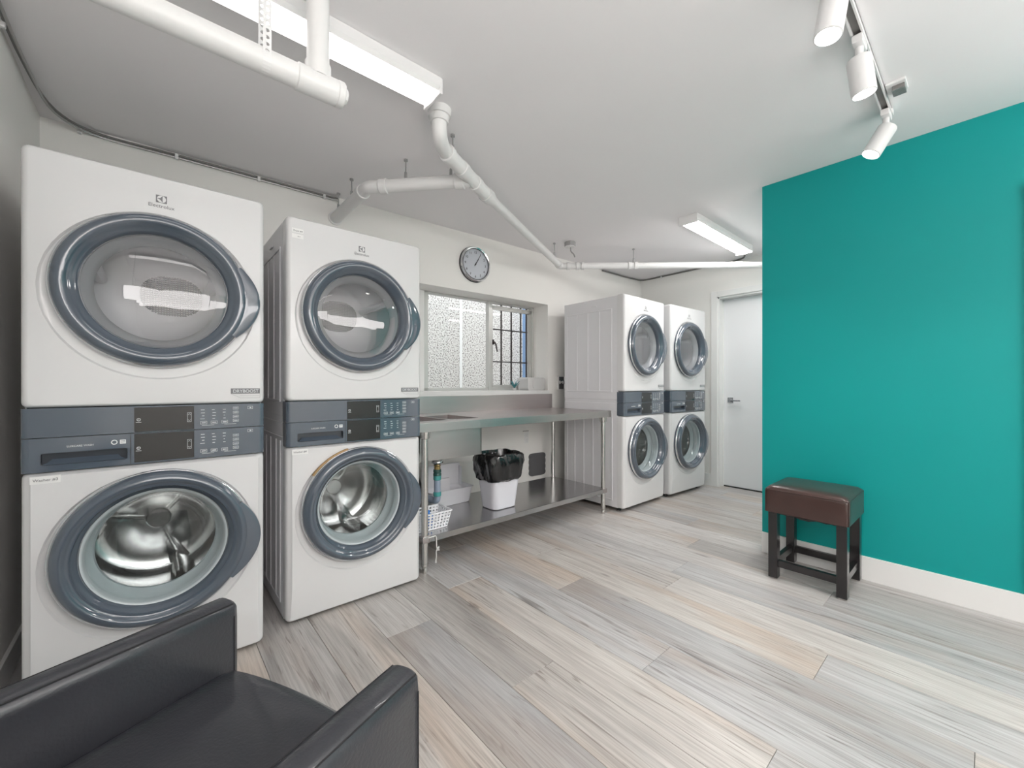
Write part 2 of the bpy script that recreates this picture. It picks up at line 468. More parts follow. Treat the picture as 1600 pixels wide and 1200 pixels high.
# far wall with the white door (turned with the window wall)
FM = Matrix.Translation((XD, 2.0, 0)) @ Matrix.Rotation(R(0.0), 4, 'Z')
DY0, DY1, DZ = 1.05, 1.955, 2.094
mb = MB()
mb.box(XD, XD + 0.16, DY1, 3.05, 0, CEIL); mb.box(XD, XD + 0.16, YB, DY0, 0, CEIL); mb.box(XD, XD + 0.16, DY0, DY1, DZ, CEIL)
mb.build('wall_far', 'wall_paint', kind='structure', smooth=0)
MB().box(XD - 0.014, XD, DY1 + 0.065, 2.915, 0, 0.135, bevel=0.002).build('baseboard_far', 'trim_paint', kind='structure')
d1 = empty('door_1', (XD, DY1, 0)); tag(d1, kind='structure')
mb = MB()
mb.box(-0.018, 0.0, 0.0, 0.068, 0, DZ + 0.065, bevel=0.003); mb.box(-0.018, 0.0, DY0 - DY1 - 0.068, DY0 - DY1, 0, DZ + 0.065, bevel=0.003)
mb.box(-0.018, 0.0, DY0 - DY1, 0.0, DZ, DZ + 0.065, bevel=0.003)
mb.build('casing', 'trim_paint', d1)
mb = MB()
mb.box(0.0, 0.16, -0.016, 0.0, 0, DZ); mb.box(0.0, 0.16, DY0 - DY1, DY0 - DY1 + 0.016, 0, DZ); mb.box(0.0, 0.16, DY0 - DY1, 0, DZ - 0.016, DZ)
mb.box(0.085, 0.10, -0.026, -0.016, 0, DZ - 0.016)
mb.build('jamb', 'trim_paint', d1)
MB().box(0.10, 0.14, DY0 - DY1 + 0.018, -0.018, 0.012, DZ - 0.018, bevel=0.002).build('door_panel', 'door_paint', d1)
MB().box(0.09, 0.16, DY0 - DY1 + 0.018, -0.018, 0.0, 0.010).build('gap_shade_strip', 'gap_black', d1)  # black strip added to stop outside light and keep the door gap dark
hd = MB().box(0.092, 0.10, -0.125, -0.065, 0.93, 0.99, bevel=0.002).build('handle_rose', 'chrome', d1)
mb = MB(); mb.cyl((0.095, -0.095, 0.955), (0.045, -0.095, 0.955), 0.009); mb.box(0.038, 0.052, -0.215, -0.085, 0.947, 0.963, bevel=0.003)
mb.build('door_handle', 'chrome', hd)

# ------------------------------------------------------------------ window
win = empty('window_1', WLOC, WROT); tag(win, kind='structure')
wy = 0.213
WX0, WX1, WZ0, WZ1 = 1.775, OX1, 1.073, OZ1
mb = MB()
fw_ = 0.045
mb.box(OX0, WX0, wy - 0.01, wy + 0.10, OZ0, OZ1)                       # painted filler left of the frame
mb.build('side_filler', 'trim_paint', win)
mb = MB()
mb.box(WX0, WX0 + fw_, wy, wy + 0.05, WZ0, WZ1, bevel=0.003); mb.box(WX1 - 0.03, WX1, wy, wy + 0.05, WZ0, WZ1, bevel=0.003)
mb.box(WX0, WX1, wy, wy + 0.05, WZ1 - 0.016, WZ1, bevel=0.003); mb.box(WX0, WX1, wy, wy + 0.05, WZ0, WZ0 + 0.028, bevel=0.003)
mb.build('window_frame', 'aluminium', win)
MB().box(2.470, 2.512, wy - 0.008, wy + 0.05, WZ0, WZ1, bevel=0.003).build('mullion', 'aluminium', win)
mb = MB(); a, b = 2.512, WX1 - 0.03
mb.box(a, a + 0.022, wy + 0.012, wy + 0.04, WZ0 + 0.028, WZ1 - 0.035); mb.box(b - 0.03, b, wy + 0.012, wy + 0.04, WZ0 + 0.028, WZ1 - 0.035)
mb.box(a, b, wy + 0.012, wy + 0.04, WZ1 - 0.075, WZ1 - 0.035); mb.box(a, b, wy + 0.012, wy + 0.04, WZ0 + 0.028, WZ0 + 0.055)
mb.build('sash', 'aluminium', win)
MB().box(WX0 + fw_, 2.470, wy + 0.022, wy + 0.026, WZ0 + 0.028, WZ1 - 0.016).build('pane', 'window_glass', win)
MB().box(a + 0.022, b - 0.03, wy + 0.024, wy + 0.028, WZ0 + 0.055, WZ1 - 0.075).build('pane', 'window_glass', win)
for k, x in enumerate((2.690, 2.822, 2.950, 3.030)):
    MB().box(x - 0.007, x + 0.007, wy + 0.075, wy + 0.087, WZ0, WZ1).build('security_bar', 'iron', win)
for z in (1.362, 1.690):
    MB().box(2.50, WX1, wy + 0.066, wy + 0.075, z - 0.006, z + 0.006).build('security_bar', 'iron', win)
mb = MB(); mb.tube([(2.525, wy + 0.0, 1.55), (2.530, wy - 0.02, 1.545), (2.542, wy - 0.026, 1.525), (2.560, wy - 0.026, 1.455)], [0.013, 0.011, 0.008, 0.007])
mb.box(2.514, 2.536, wy - 0.008, wy + 0.012, 1.525, 1.575, bevel=0.004)
mb.build('sash_handle', 'iron', win)

# outside: neighbouring stucco wall
nb = empty('neighbouring_wall', (0, 4.35, 0)); tag(nb, 'speckled white stucco wall of the building across from the window', 'wall')
MB().box(-3.0, 2.90, 0, 0.2, -0.2, 3.2).build('stucco_panel', 'stucco', nb)
MB().box(2.94, 8.0, 0, 0.2, -0.2, 3.2).build('stucco_panel', 'stucco', nb)
MB().box(2.90, 2.94, -0.006, 0.2, -0.2, 3.2).build('joint_strip', 'trim_paint', nb)
MB().box(3.885, 3.945, 4.20, 4.26, -0.2, 3.2, bevel=0.006).build('downpipe', 'blue_paint')
tag(bpy.data.objects['downpipe'], 'blue vertical downpipe outside, seen at the right edge of the window', 'downpipe')
MB().box(-4, 9, 3.5, 4.34, -0.25, -0.2).build('outside_ground', 'sub_floor', kind='structure')

# ------------------------------------------------------------------ laundry tower
MW, MD, MH = 0.69, 0.70, 1.914
CX = MW / 2
Z_A, Z_B, Z_C = 0.834, 0.948, 1.047
DZC, WZC, DR = 1.476, 0.520, 0.283

def front_panel(cz, z0, z1, hole, dish, name, root, toe, rtop, rbot):
    mb = MB()
    rc = 0.02
    N = rrect(0, MW, z0, z1, rc)
    # angles taken from a fixed outline so that every ring matches point for point
    ang = [math.atan2(z - cz, x - CX) for x, z in N]
    def circ(r, y, dz=0.0): return [(CX + r * math.cos(a), y, cz + dz + r * math.sin(a)) for a in ang]
    def rect(i, y, zlo=None):
        return [(x, y, z) for x, z in rrect(i, MW - i, (z0 if zlo is None else zlo) + i * 0.6, z1 - i * 0.6, max(0.004, rc - i * 0.3))]
    rings = [circ(hole, 0.05), circ(hole, 0.006), circ(0.300, 0.006)]
    rings += [circ(0.305, 0.0055, dish), circ(0.311, 0.0, dish)]
    if toe: rings += [rect(0.024, 0.0, 0.125), rect(0.018, 0.008, z0)]
    else: rings += [rect(0.020, 0.0)]
    k = 0.008 if toe else 0
    mb.wn = True
    rings += [rect(0.010, 0.004 + k), rect(0.003, 0.012 + k), rect(0.0, 0.024 + k), rect(0.0, 0.073)]
    mb.grid(rings)
    return mb.build(name, 'enamel', root, smooth=0.7)

def door_ring(prof, cz, name, m, root, seg=96):
    return MB().lathe(prof, seg=seg, axis='y', c=(CX, 0, cz)).build(name, m, root, smooth=0.9)

def handle_lobe(cz, a0, a1, ext, y0, y1, root):
    mb = MB(); n = 28; rings = []
    for k in range(n + 1):
        t = k / n; a = a0 + (a1 - a0) * t
        e = 0.276 + (0.012 + ext * math.sin(PI * t) ** 1.1)
        ri = 0.255; ym = (y0 + y1) / 2; h = (y1 - y0) / 2
        sec = [(ri, y0 + 0.004), (e - 0.012, y0), (e - 0.003, y0 + 0.004), (e, ym), (e - 0.004, y1 - 0.003), (ri, y1)]
        rings.append([(CX + r * math.cos(a), y, cz + r * math.sin(a)) for r, y in sec])
    mb.grid(rings, cap0=True, cap1=True)
    return mb.build('door_handle', 'slate', root, smooth=0.8)

def make_tower():
    t = empty('laundry_tower')
    # cabinets
    def cabinet(z0, z1, nm, style):
        mb = MB(); mb.box(0.002, MW - 0.002, 0.065, MD, z0, z1, bevel=0.004)
        bmesh.ops.delete(mb.bm, geom=[f for f in mb.bm.faces if f.calc_center_median().y < 0.0655], context='FACES')
        for sx in (-1, 1):
            x = 0.002 if sx < 0 else MW - 0.002
            def rib(y0, y1, a, b, h=0.004):
                mb.box(x - h if sx < 0 else x - 0.001, x + 0.001 if sx < 0 else x + h, y0, y1, a, b, bevel=0.0015, seg=1)
            if style == 'dryer':
                for y in (0.13, 0.265, 0.40, 0.53, 0.655): rib(y, y + 0.012, z0 + 0.08, z1 - 0.12)
                rib(0.13, 0.667, z0 + 0.068, z0 + 0.08); rib(0.13, 0.667, z1 - 0.12, z1 - 0.108)
                rib(0.30, 0.36, z1 - 0.07, z1 - 0.06, 0.006)
            else:
                for y in (0.125, 0.215, 0.34, 0.45, 0.56, 0.655): rib(y, y + 0.012, z0 + 0.07, z1 - 0.09)
                rib(0.125, 0.667, z0 + 0.058, z0 + 0.07); rib(0.075, 0.70, z1 - 0.075, z1 - 0.068)
        return mb.build(nm, 'cabinet_enamel', t)
    cabinet(0.012, 0.945, 'washer_cabinet', 'washer')
    cabinet(0.975, 1.906, 'dryer_cabinet', 'dryer')
    MB().box(0.006, MW - 0.006, 0.075, MD - 0.002, 0.943, 0.977).build('stacking_bracket', 'cabinet_enamel', t)
    front_panel(WZC, 0.012, Z_A, 0.235, -0.024, 'washer_front', t, True, 0, 0)
    front_panel(DZC, Z_C, MH, 0.225, -0.020, 'dryer_front', t, False, 0, 0)
    for x in (0.05, MW - 0.05):
        for y in (0.09, MD - 0.06):
            mb = MB(); mb.cyl((x, y, 0.001), (x, y, 0.024), 0.022, 0.018); mb.build('foot', 'rubber_black', t)
    # consoles
    def outline(y_back):
        r = 0.020; pts = []
        for k in range(6):
            a = PI + PI / 2 * k / 5; pts.append((r + r * math.cos(a), r + r * math.sin(a)))
        for k in range(6):
            a = -PI / 2 + PI / 2 * k / 5; pts.append((MW - r + r * math.cos(a), r + r * math.sin(a)))
        pts += [(MW, y_back), (0, y_back)]
        return [(x, y - 0.002) for x, y in pts]
    up = MB().prism(outline(0.078), Z_B + 0.0012, Z_C - 0.0008).build('dryer_console', 'slate', t, smooth=0.5)
    lo = MB().prism(outline(0.078), Z_A + 0.0008, Z_B - 0.0012).build('washer_console', 'slate', t, smooth=0.5)
    cutter = MB().box(0.045, 0.256, -0.02, 0.045, 0.856, 0.896, bevel=0.006).build('cutter', 'slate_dark')
    cut(lo, cutter)
    lo.data.materials.clear(); lo.data.materials.append(MATS['slate'])
    lo.data.set_sharp_from_angle(angle=0.5)
    # scoop and dark back of the pull
    mb = MB(); mb.box(0.046, 0.255, 0.018, 0.044, 0.858, 0.895); mb.build('drawer_pull_recess', 'slate_dark', lo)
    mb = MB(); mb.grid([[(0.047, -0.001, 0.8575), (0.254, -0.001, 0.8575)], [(0.06, 0.008, 0.864), (0.24, 0.008, 0.864)], [(0.07, 0.018, 0.874), (0.23, 0.018, 0.874)]], closed=False)
    mb.build('drawer_pull_scoop', 'slate', lo)
    MB().box(0.2635, 0.2650, -0.0028, 0.0, Z_A + 0.001, Z_B - 0.002).build('drawer_seam', 'gap_black', lo)
    for con, z0, z1 in ((up, Z_B + 0.004, Z_C - 0.006), (lo, Z_A + 0.006, Z_B - 0.004)):
        MB().box(0.274, 0.448, -0.0036, -0.001, z0, z1, bevel=0.0008, seg=1).build('display', 'display_glass', con)
        zc = (z0 + z1) / 2
        mb = MB()      # white print: key outlines and dashes
        def frame(x, z, w_, h_, tk=0.0009):
            for q in ((x - w_/2, x + w_/2, z + h_/2 - tk, z + h_/2), (x - w_/2, x + w_/2, z - h_/2, z - h_/2 + tk), (x - w_/2, x - w_/2 + tk, z - h_/2, z + h_/2), (x + w_/2 - tk, x + w_/2, z - h_/2, z + h_/2)):
                mb.box(q[0], q[1], -0.0044, -0.0026, q[2], q[3])
        def dash(x, z, w_, h_=0.0022): mb.box(x - w_/2, x + w_/2, -0.0044, -0.0026, z - h_/2, z + h_/2)
        rr_ = random.Random(3)
        for c_, x in enumerate((0.478, 0.512, 0.547)):
            for k in range(4): dash(x - 0.002 + rr_.uniform(-0.002, 0.002), z1 - 0.016 - k * 0.0118, rr_.uniform(0.007, 0.016) if c_ < 2 else rr_.uniform(0.004, 0.011))
            frame(x, z0 + 0.022, 0.021, 0.012); dash(x, z0 + 0.022, 0.013, 0.003)
        for k in range(4):
            frame(0.585, z0 + 0.026 + k * 0.0168, 0.020, 0.0105); dash(0.585, z0 + 0.026 + k * 0.0168, 0.013, 0.0022)
        dash(0.492, z0 + 0.0115, 0.040, 0.0010); dash(0.566, z0 + 0.0125, 0.040, 0.0010)
        frame(0.636, z1 - 0.012, 0.019, 0.0115); dash(0.637, z1 - 0.012, 0.006, 0.004)
        frame(0.433, zc + 0.002, 0.013, 0.036)
        for s_, zz in ((1, 0.012), (-1, -0.008)):      # chevrons
            mb.prism([(0.429, zc + zz), (0.433, zc + zz + s_ * 0.004), (0.437, zc + zz), (0.437, zc + zz - s_ * 0.0012), (0.433, zc + zz + s_ * 0.0028), (0.429, zc + zz - s_ * 0.0012)], -0.0044, -0.0026, axis='y')
        mb.lathe([(0.0055, -0.0044), (0.0040, -0.0044), (0.0040, -0.003), (0.0055, -0.003)], seg=20, axis='y', c=(0.286, 0, zc), closed_prof=True)
        dash(0.286, zc + 0.0005, 0.0012, 0.004); dash(0.286, zc - 0.010, 0.015, 0.0018)
        mb.build('key_print', 'print_white', con, kind='stuff')
    text_obj('LUXCARE WASH', 0.0090, 'print_white', lo, (0.105, -0.0028, 0.9125), align='LEFT', sx=0.95)
    mb = MB(); mb.lathe([(0.0085, -0.003), (0.0060, -0.003), (0.0060, -0.002), (0.0085, -0.002)], seg=20, axis='y', c=(0.2215, 0, 0.9195), closed_prof=True)
    mb.box(0.236, 0.252, -0.0032, -0.002, 0.9125, 0.927)
    mb.build('energy_marks', 'print_white', lo)
    mb = MB(); mb.box(0.238, 0.250, -0.0036, -0.003, 0.917, 0.9185); mb.box(0.238, 0.250, -0.0036, -0.003, 0.922, 0.9235)
    mb.build('energy_mark_lines', 'slate_dark', lo)
    # brand emblem, lettering, badge
    em = MB().box(CX + 0.005 - 0.016, CX + 0.005 + 0.016, -0.0010, 0.0005, 1.812, 1.840).build('emblem', 'print_grey', t)
    mb = MB(); mb.lathe([(0.0132, -0.0018), (0.0132, -0.0009)], seg=28, axis='y', c=(CX + 0.005, 0, 1.826)); mb.lathe([(0.0, -0.0018), (0.0132, -0.0018)], seg=28, axis='y', c=(CX + 0.005, 0, 1.826))
    mb.build('emblem_disc', 'enamel', em)
    c_ = (CX + 0.005, 1.826)
    MB().prism([(c_[0] - 0.0132, c_[1] + 0.0010), (c_[0] - 0.0035, c_[1] + 0.0035), (c_[0] + 0.0035, c_[1] + 0.0125), (c_[0] + 0.0030, c_[1]), (c_[0] + 0.0035, c_[1] - 0.0125), (c_[0] - 0.0035, c_[1] - 0.0030)], -0.0024, -0.0017, axis='y').build('emblem_figure', 'print_grey', em)
    text_obj('Electrolux', 0.0185, 'print_grey', t, (CX + 0.005, -0.0004, 1.7935))
    bd = MB().box(0.568, 0.672, -0.0012, 0.0005, 1.088, 1.110).build('badge', 'print_grey', t)
    text_obj('DRYBOOST', 0.0195, 'print_white', bd, (0.621, -0.0018, 1.0922), sx=0.90)
    mb = MB()
    for p, q in (((0.568, 1.088), (0.603, 1.070)), ((0.603, 1.070), (0.672, 1.070)), ((0.672, 1.070), (0.672, 1.088)), ((0.600, 1.079), (0.670, 1.079))):
        mb.tube([(p[0], -0.0005, p[1]), (q[0], -0.0005, q[1])], 0.0005, seg=4)
    mb.build('badge_outline', 'print_grey', bd)
    # dryer door
    ring = door_ring([(0.236, 0.012), (0.283, 0.004), (0.2835, -0.012), (0.279, -0.030), (0.268, -0.043), (0.254, -0.048), (0.243, -0.044), (0.233, -0.034), (0.226, -0.026), (0.219, -0.022), (0.214, -0.014), (0.210, -0.002), (0.210, 0.012)], DZC, 'dryer_door', 'slate', t)
    door_ring([(0.2835, -0.0105), (0.2862, -0.012), (0.2870, -0.016), (0.2850, -0.020), (0.2812, -0.022)], DZC, 'chrome_trim', 'chrome', ring)
    handle_lobe(DZC, R(-34), R(27), 0.036, -0.044, -0.018, ring)
    door_ring([(0.0, -0.020), (0.08, -0.0188), (0.15, -0.0150), (0.20, -0.010), (0.212, -0.006)], DZC, 'dryer_glass', 'dryer_glass', ring)
    door_ring([(0.212, 0.012), (0.192, 0.030), (0.180, 0.050), (0.180, 0.060)], DZC, 'inner_liner', 'liner_grey', ring)
    dr = door_ring([(0.225, 0.055), (0.262, 0.075), (0.262, 0.50), (0.250, 0.512), (0.0, 0.512)], DZC, 'dryer_drum', 'dryer_drum', t, seg=64)
    for k in range(3):
        a = R(30 + 120 * k)
        M = Matrix.Translation((CX, 0, DZC)) @ Matrix.Rotation(-a, 4, 'Y')
        MB().box(0.20, 0.262, 0.09, 0.50, -0.02, 0.02, bevel=0.016, M=M).build('drum_paddle', 'dryer_drum', dr)
    # oval lint grille on the drum back: slats standing proud
    gz, gx = DZC + 0.07, CX + 0.05
    mb = MB()
    for i in range(-9, 10):
        z = i * 0.0095; half = 0.115 * math.sqrt(max(0, 1 - (abs(z) / 0.094) ** 2.6))
        if half > 0.01: mb.box(gx - half, gx + half, 0.502, 0.511, gz + z - 0.0028, gz + z + 0.0028)
    for i in range(-11, 12):
        x = i * 0.0100; half = 0.092 * (max(0, 1 - (abs(x) / 0.117) ** 2.6)) ** 0.5
        if half > 0.01: mb.box(gx + x - 0.0024, gx + x + 0.0024, 0.504, 0.511, gz - half, gz + half)
    mb.build('lint_grille', 'grille_grey', dr)
    # washer door
    ring = door_ring([(0.246, 0.012), (0.284, 0.004), (0.2855, -0.014), (0.282, -0.034), (0.272, -0.050), (0.258, -0.058), (0.249, -0.056), (0.243, -0.046), (0.237, -0.040), (0.230, -0.040), (0.226, -0.030), (0.218, -0.024), (0.214, -0.012), (0.211, 0.012)], WZC, 'washer_door', 'slate', t)
    door_ring([(0.2845, -0.0105), (0.2880, -0.012), (0.2890, -0.018), (0.2868, -0.024), (0.2835, -0.026)], WZC, 'chrome_trim', 'chrome', ring)
    handle_lobe(WZC, R(-38), R(26), 0.038, -0.050, -0.020, ring)
    door_ring([(0.212, -0.006), (0.206, -0.004), (0.202, 0.006), (0.199, 0.020), (0.196, 0.024)], WZC, 'glass_rim', 'gasket', ring)
    door_ring([(0.0, -0.024), (0.09, -0.022), (0.16, -0.016), (0.205, -0.006)], WZC, 'outer_glass', 'bowl_glass', ring)
    door_ring([(0.200, 0.012), (0.180, 0.045), (0.168, 0.085), (0.155, 0.115), (0.12, 0.135), (0.0, 0.150)], WZC, 'glass_bowl', 'bowl_glass', ring)
    gs = door_ring([(0.214, 0.014), (0.222, 0.030), (0.206, 0.050), (0.214, 0.066), (0.196, 0.084), (0.186, 0.092), (0.180, 0.088)], WZC, 'door_gasket', 'gasket', t)
    wd = door_ring([(0.184, 0.100), (0.200, 0.108), (0.240, 0.120), (0.243, 0.135), (0.243, 0.43), (0.232, 0.445), (0.15, 0.452), (0.10, 0.435), (0.045, 0.430), (0.040, 0.420), (0.0, 0.420)], WZC, 'washer_drum', 'drum_steel', t, seg=72)
    mb = MB()
    for k in range(72):
        a = 2 * PI * k / 72
        M = Matrix.Translation((CX, 0, WZC)) @ Matrix.Rotation(-a, 4, 'Y')
        mb.box(0.235, 0.2425, 0.150, 0.20, -0.0035, 0.0035, M=M); mb.box(0.235, 0.2425, 0.215, 0.265, -0.0035, 0.0035, M=M)
    mb.build('drum_ribs', 'drum_steel', wd)
    for k in range(3):
        a = R(-70 + 120 * k)
        M = Matrix.Translation((CX, 0, WZC)) @ Matrix.Rotation(-a, 4, 'Y')
        mb = MB()
        mb.grid([[(0.243, 0.14, -0.045), (0.175, 0.15, -0.006), (0.175, 0.15, 0.006), (0.243, 0.14, 0.045)], [(0.243, 0.28, -0.050), (0.165, 0.28, -0.010), (0.165, 0.28, 0.010), (0.243, 0.28, 0.050)], [(0.243, 0.43, -0.045), (0.180, 0.42, -0.006), (0.180, 0.42, 0.006), (0.243, 0.43, 0.045)]], closed=False, M=M)
        mb.build('drum_paddle', 'drum_steel', wd, smooth=1.2)
        MB().grid([[(0.05, 0.440, -0.03), (0.05, 0.425, 0.0), (0.05, 0.440, 0.03)], [(0.14, 0.450, -0.022), (0.14, 0.430, 0.0), (0.14, 0.450, 0.022)], [(0.225, 0.446, -0.04), (0.225, 0.436, 0.0), (0.225, 0.446, 0.04)]], closed=False, M=M).build('drum_spoke', 'drum_steel', wd, smooth=1.2)
    return t

tower = make_tower()
tower.location = (-0.328, 2.048, 0)
tower['group'] = 'laundry towers'
tag(tower, 'white stacked washer and dryer nearest the camera, beside the left wall behind the black armchair', 'laundry machine')
t2 = copy_tree(tower); t2.location = (0.463, 2.122, 0)
tag(t2, 'white stacked washer and dryer left of the steel table, brown foam strip on lower door', 'laundry machine')
t3 = copy_tree(tower); t3.location = (3.112, 2.086, 0)
tag(t3, 'white stacked washer and dryer at the right end of the steel table', 'laundry machine')
t4 = copy_tree(tower); t4.location = (3.868, 2.056, 0); t4.rotation_euler = (0, 0, -R(2.9))
tag(t4, 'white stacked washer and dryer farthest away, next to the white door', 'laundry machine')

for tt in (t3, t4):          # the far pair stands on longer feet
    tt.location.z = 0.018
    for c in kids(tt):
        if c.name.startswith('foot'): c.scale.z = 1.8; c.location.z = -0.019
def machine_sticker(t, n, dryer):
    if dryer:
        s = MB().box(0.022, 0.072, -0.0008, 0.0006, 1.838, 1.858).build('name_label', 'sticker', t)
        text_obj('Dryer #' + n, 0.0105, 'print_grey', s, (0.048, -0.0012, 1.844))
        s2 = MB().box(0.022, 0.072, -0.0008, 0.0006, 1.812, 1.832).build('name_label', 'sticker', t)
        text_obj('# ' + n, 0.0080, 'print_grey', s2, (0.052, -0.0012, 1.819))
    s = MB().box(0.022, 0.092, -0.0008, 0.0006, 0.797, 0.822).build('name_label', 'sticker', t)
    text_obj('Washer #' + n, 0.0125, 'print_grey', s, (0.057, -0.0012, 0.805))
machine_sticker(tower, '3', False); machine_sticker(t2, '4', True)
# strip of brown foam stuck on the second washer door rim
rg = [c for c in kids(t2) if c.name.startswith('washer_door')][0]
mb = MB(); sec = [(0.2885, -0.004), (0.2935, -0.004), (0.2935, -0.020), (0.2885, -0.020)]
mb.grid([[(CX + r * math.cos(a), y, WZC + r * math.sin(a)) for r, y in sec] for a in [R(104 + 40 * k / 16) for k in range(17)]], cap0=True, cap1=True)
mb.build('foam_strip', 'packing_foam', rg)

# ------------------------------------------------------------------ steel work table with sink
TX0, TX1, TY0, TY1, TZ = 1.165, 3.036, 2.172, 2.900, 0.900
tb = empty('steel_sink_table', (TX0, TY0, 0))
tag(tb, 'long stainless steel work table with sink, backsplash and undershelf below the window', 'table')
LX, LY = TX1 - TX0, TY1 - TY0
SX0, SX1, SY0, SY1 = 0.075, 0.520, 0.115, 0.515      # sink opening
SM = 0.285
mb = MB()
zt = TZ - 0.028
mb.box(0, LX, 0, SY0, zt, TZ, bevel=0.002); mb.box(0, LX, SY1, LY, zt, TZ, bevel=0.002)
mb.box(0, SX0, SY0 - 0.004, SY1 + 0.004, zt, TZ); mb.box(SX1, LX, SY0 - 0.004, SY1 + 0.004, zt, TZ)
mb.box(SM - 0.012, SM + 0.012, SY0 - 0.004, SY1 + 0.004, zt, TZ)
mb.box(0, LX, -0.003, 0.018, TZ - 0.055, TZ, bevel=0.003); mb.box(LX - 0.018, LX + 0.003, 0, LY, TZ - 0.055, TZ, bevel=0.003); mb.box(-0.003, 0.018, 0, LY, TZ - 0.055, TZ, bevel=0.003)
mb.build('tabletop', 'steel', tb)
MB().box(0, LX, LY - 0.02, LY, TZ - 0.002, TZ + 0.138, bevel=0.003).build('backsplash', 'steel', tb)
for a_, b_ in ((SX0, SM - 0.012), (SM + 0.012, SX1)):
    mb = MB(); zb = 0.650; k = 0.004
    def rr(i, z): return [(x, y, z) for x, y in rrect(a_ + i, b_ - i, SY0 + i, SY1 - i, 0.03)]
    mb.grid([rr(0.001, TZ - 0.0285), rr(0.001, zb + 0.03), rr(0.008, zb + 0.008), rr(0.03, zb)], cap1=True)
    mb.grid([rr(-k, TZ - 0.030), rr(-k, zb + 0.025), rr(0.005, zb + 0.001), rr(0.03, zb - k)], cap1=True)
    mb.build('sink_bowl', 'bowl_steel', tb, smooth=0.8, norm=False)
ap = MB().box(SX0 - 0.025, SX1 + 0.01, SY0 - 0.018, SY0 - 0.008, 0.652, TZ - 0.03, bevel=0.003).build('sink_apron', 'steel', tb)
MB().box(SX0 - 0.025, SX0 - 0.012, SY0 - 0.018, SY1, 0.70, TZ - 0.03, bevel=0.002).build('sink_side', 'steel', tb)
MB().box(SX1, SX1 + 0.008, SY0 - 0.018, SY1, 0.652, TZ - 0.03, bevel=0.002).build('sink_side', 'steel', tb)
SZ = 0.218
sh = MB()
sh.box(0.035, LX - 0.035, 0.020, LY - 0.06, SZ - 0.006, SZ, bevel=0.001)
sh.box(0.035, LX - 0.035, 0.018, 0.024, SZ - 0.036, SZ, bevel=0.001); sh.box(0.035, LX - 0.035, LY - 0.064, LY - 0.058, SZ - 0.036, SZ)
sh.build('undershelf', 'steel_shelf', tb)
for lx in (0.062, LX - 0.058):
    for ly in (0.040, LY - 0.085):
        lg = MB().cyl((lx, ly, 0.05), (lx, ly, TZ - 0.05), 0.0200, seg=24).build('leg', 'steel_tube', tb)
        MB().lathe([(0.0, 0.0), (0.016, 0.0), (0.0175, 0.012), (0.014, 0.03), (0.021, 0.04), (0.021, 0.056)], seg=20, c=(lx, ly, 0)).build('bullet_foot', 'steel_tube', lg)
        MB().lathe([(0.020, TZ - 0.10), (0.030, TZ - 0.095), (0.034, TZ - 0.055), (0.020, TZ - 0.052)], seg=20, c=(lx, ly, 0)).build('leg_collar', 'steel_tube', lg)
        MB().box(lx - 0.026, lx + 0.026, ly - 0.026, ly + 0.026, SZ - 0.038, SZ + 0.004, bevel=0.008).build('shelf_bracket', 'steel', lg)
# faucet end that shows beside the second tower
fc = MB(); fx, fy = 0.135, LY - 0.10
fc.lathe([(0.0, 0.0), (0.026, 0.0), (0.026, 0.012), (0.016, 0.018), (0.016, 0.05), (0.022, 0.056), (0.022, 0.075), (0.0, 0.08)], seg=20, c=(fx, fy, TZ - 0.001))
fc.tube([(fx, fy, TZ + 0.06), (fx + 0.03, fy - 0.05, TZ + 0.095), (fx + 0.03, fy - 0.15, TZ + 0.095), (fx + 0.03, fy - 0.17, TZ + 0.07)], 0.010)
fc.build('faucet', 'chrome', tb)

# drain below the bowl
dr = MB().cyl((0, 0, 0.375), (0, 0, 0.468), 0.0225).build('drain_pipe', 'pipe_grey', tb, loc=(1.487 - TX0, 2.505 - TY0, 0))
MB().lathe([(0.0, 0.649), (0.030, 0.649), (0.034, 0.61), (0.042, 0.598), (0.042, 0.588), (0.026, 0.574), (0.0, 0.574)], seg=28).build('strainer_flange', 'chrome', dr)
MB().lathe([(0.022, 0.578), (0.024, 0.574), (0.024, 0.565), (0.020, 0.560), (0.022, 0.553), (0.022, 0.536)], seg=10).build('brass_nut', 'brass', dr)
MB().lathe([(0.0, 0.541), (0.026, 0.540), (0.028, 0.522), (0.024, 0.518), (0.028, 0.512), (0.028, 0.497), (0.0, 0.496)], seg=24).build('coupling', 'pipe_green', dr)
MB().lathe([(0.024, 0.498), (0.027, 0.495), (0.027, 0.470), (0.023, 0.466)], seg=24).build('collar', 'pipe_teal', dr)
MB().lathe([(0.023, 0.385), (0.027, 0.380), (0.027, 0.358), (0.023, 0.354)], seg=24).build('collar', 'pipe_teal', dr)
MB().tube([(0, 0, 0.362)] + bez((0, 0, 0.345), (0, 0, 0.318), (-0.005, 0.025, 0.315), (-0.01, 0.06, 0.318), 8) + [(-0.03, 0.16, 0.33)], 0.0235, seg=20).build('elbow', 'pipe_grey', dr)
MB().tube([(-0.03, 0.15, 0.33), (-0.035, 0.19, 0.35), (-0.04, 0.20, 0.40), (-0.045, 0.24, 0.46), (-0.05, 0.44, 0.47)], 0.026, seg=18).build('trap', 'rubber_black', dr)

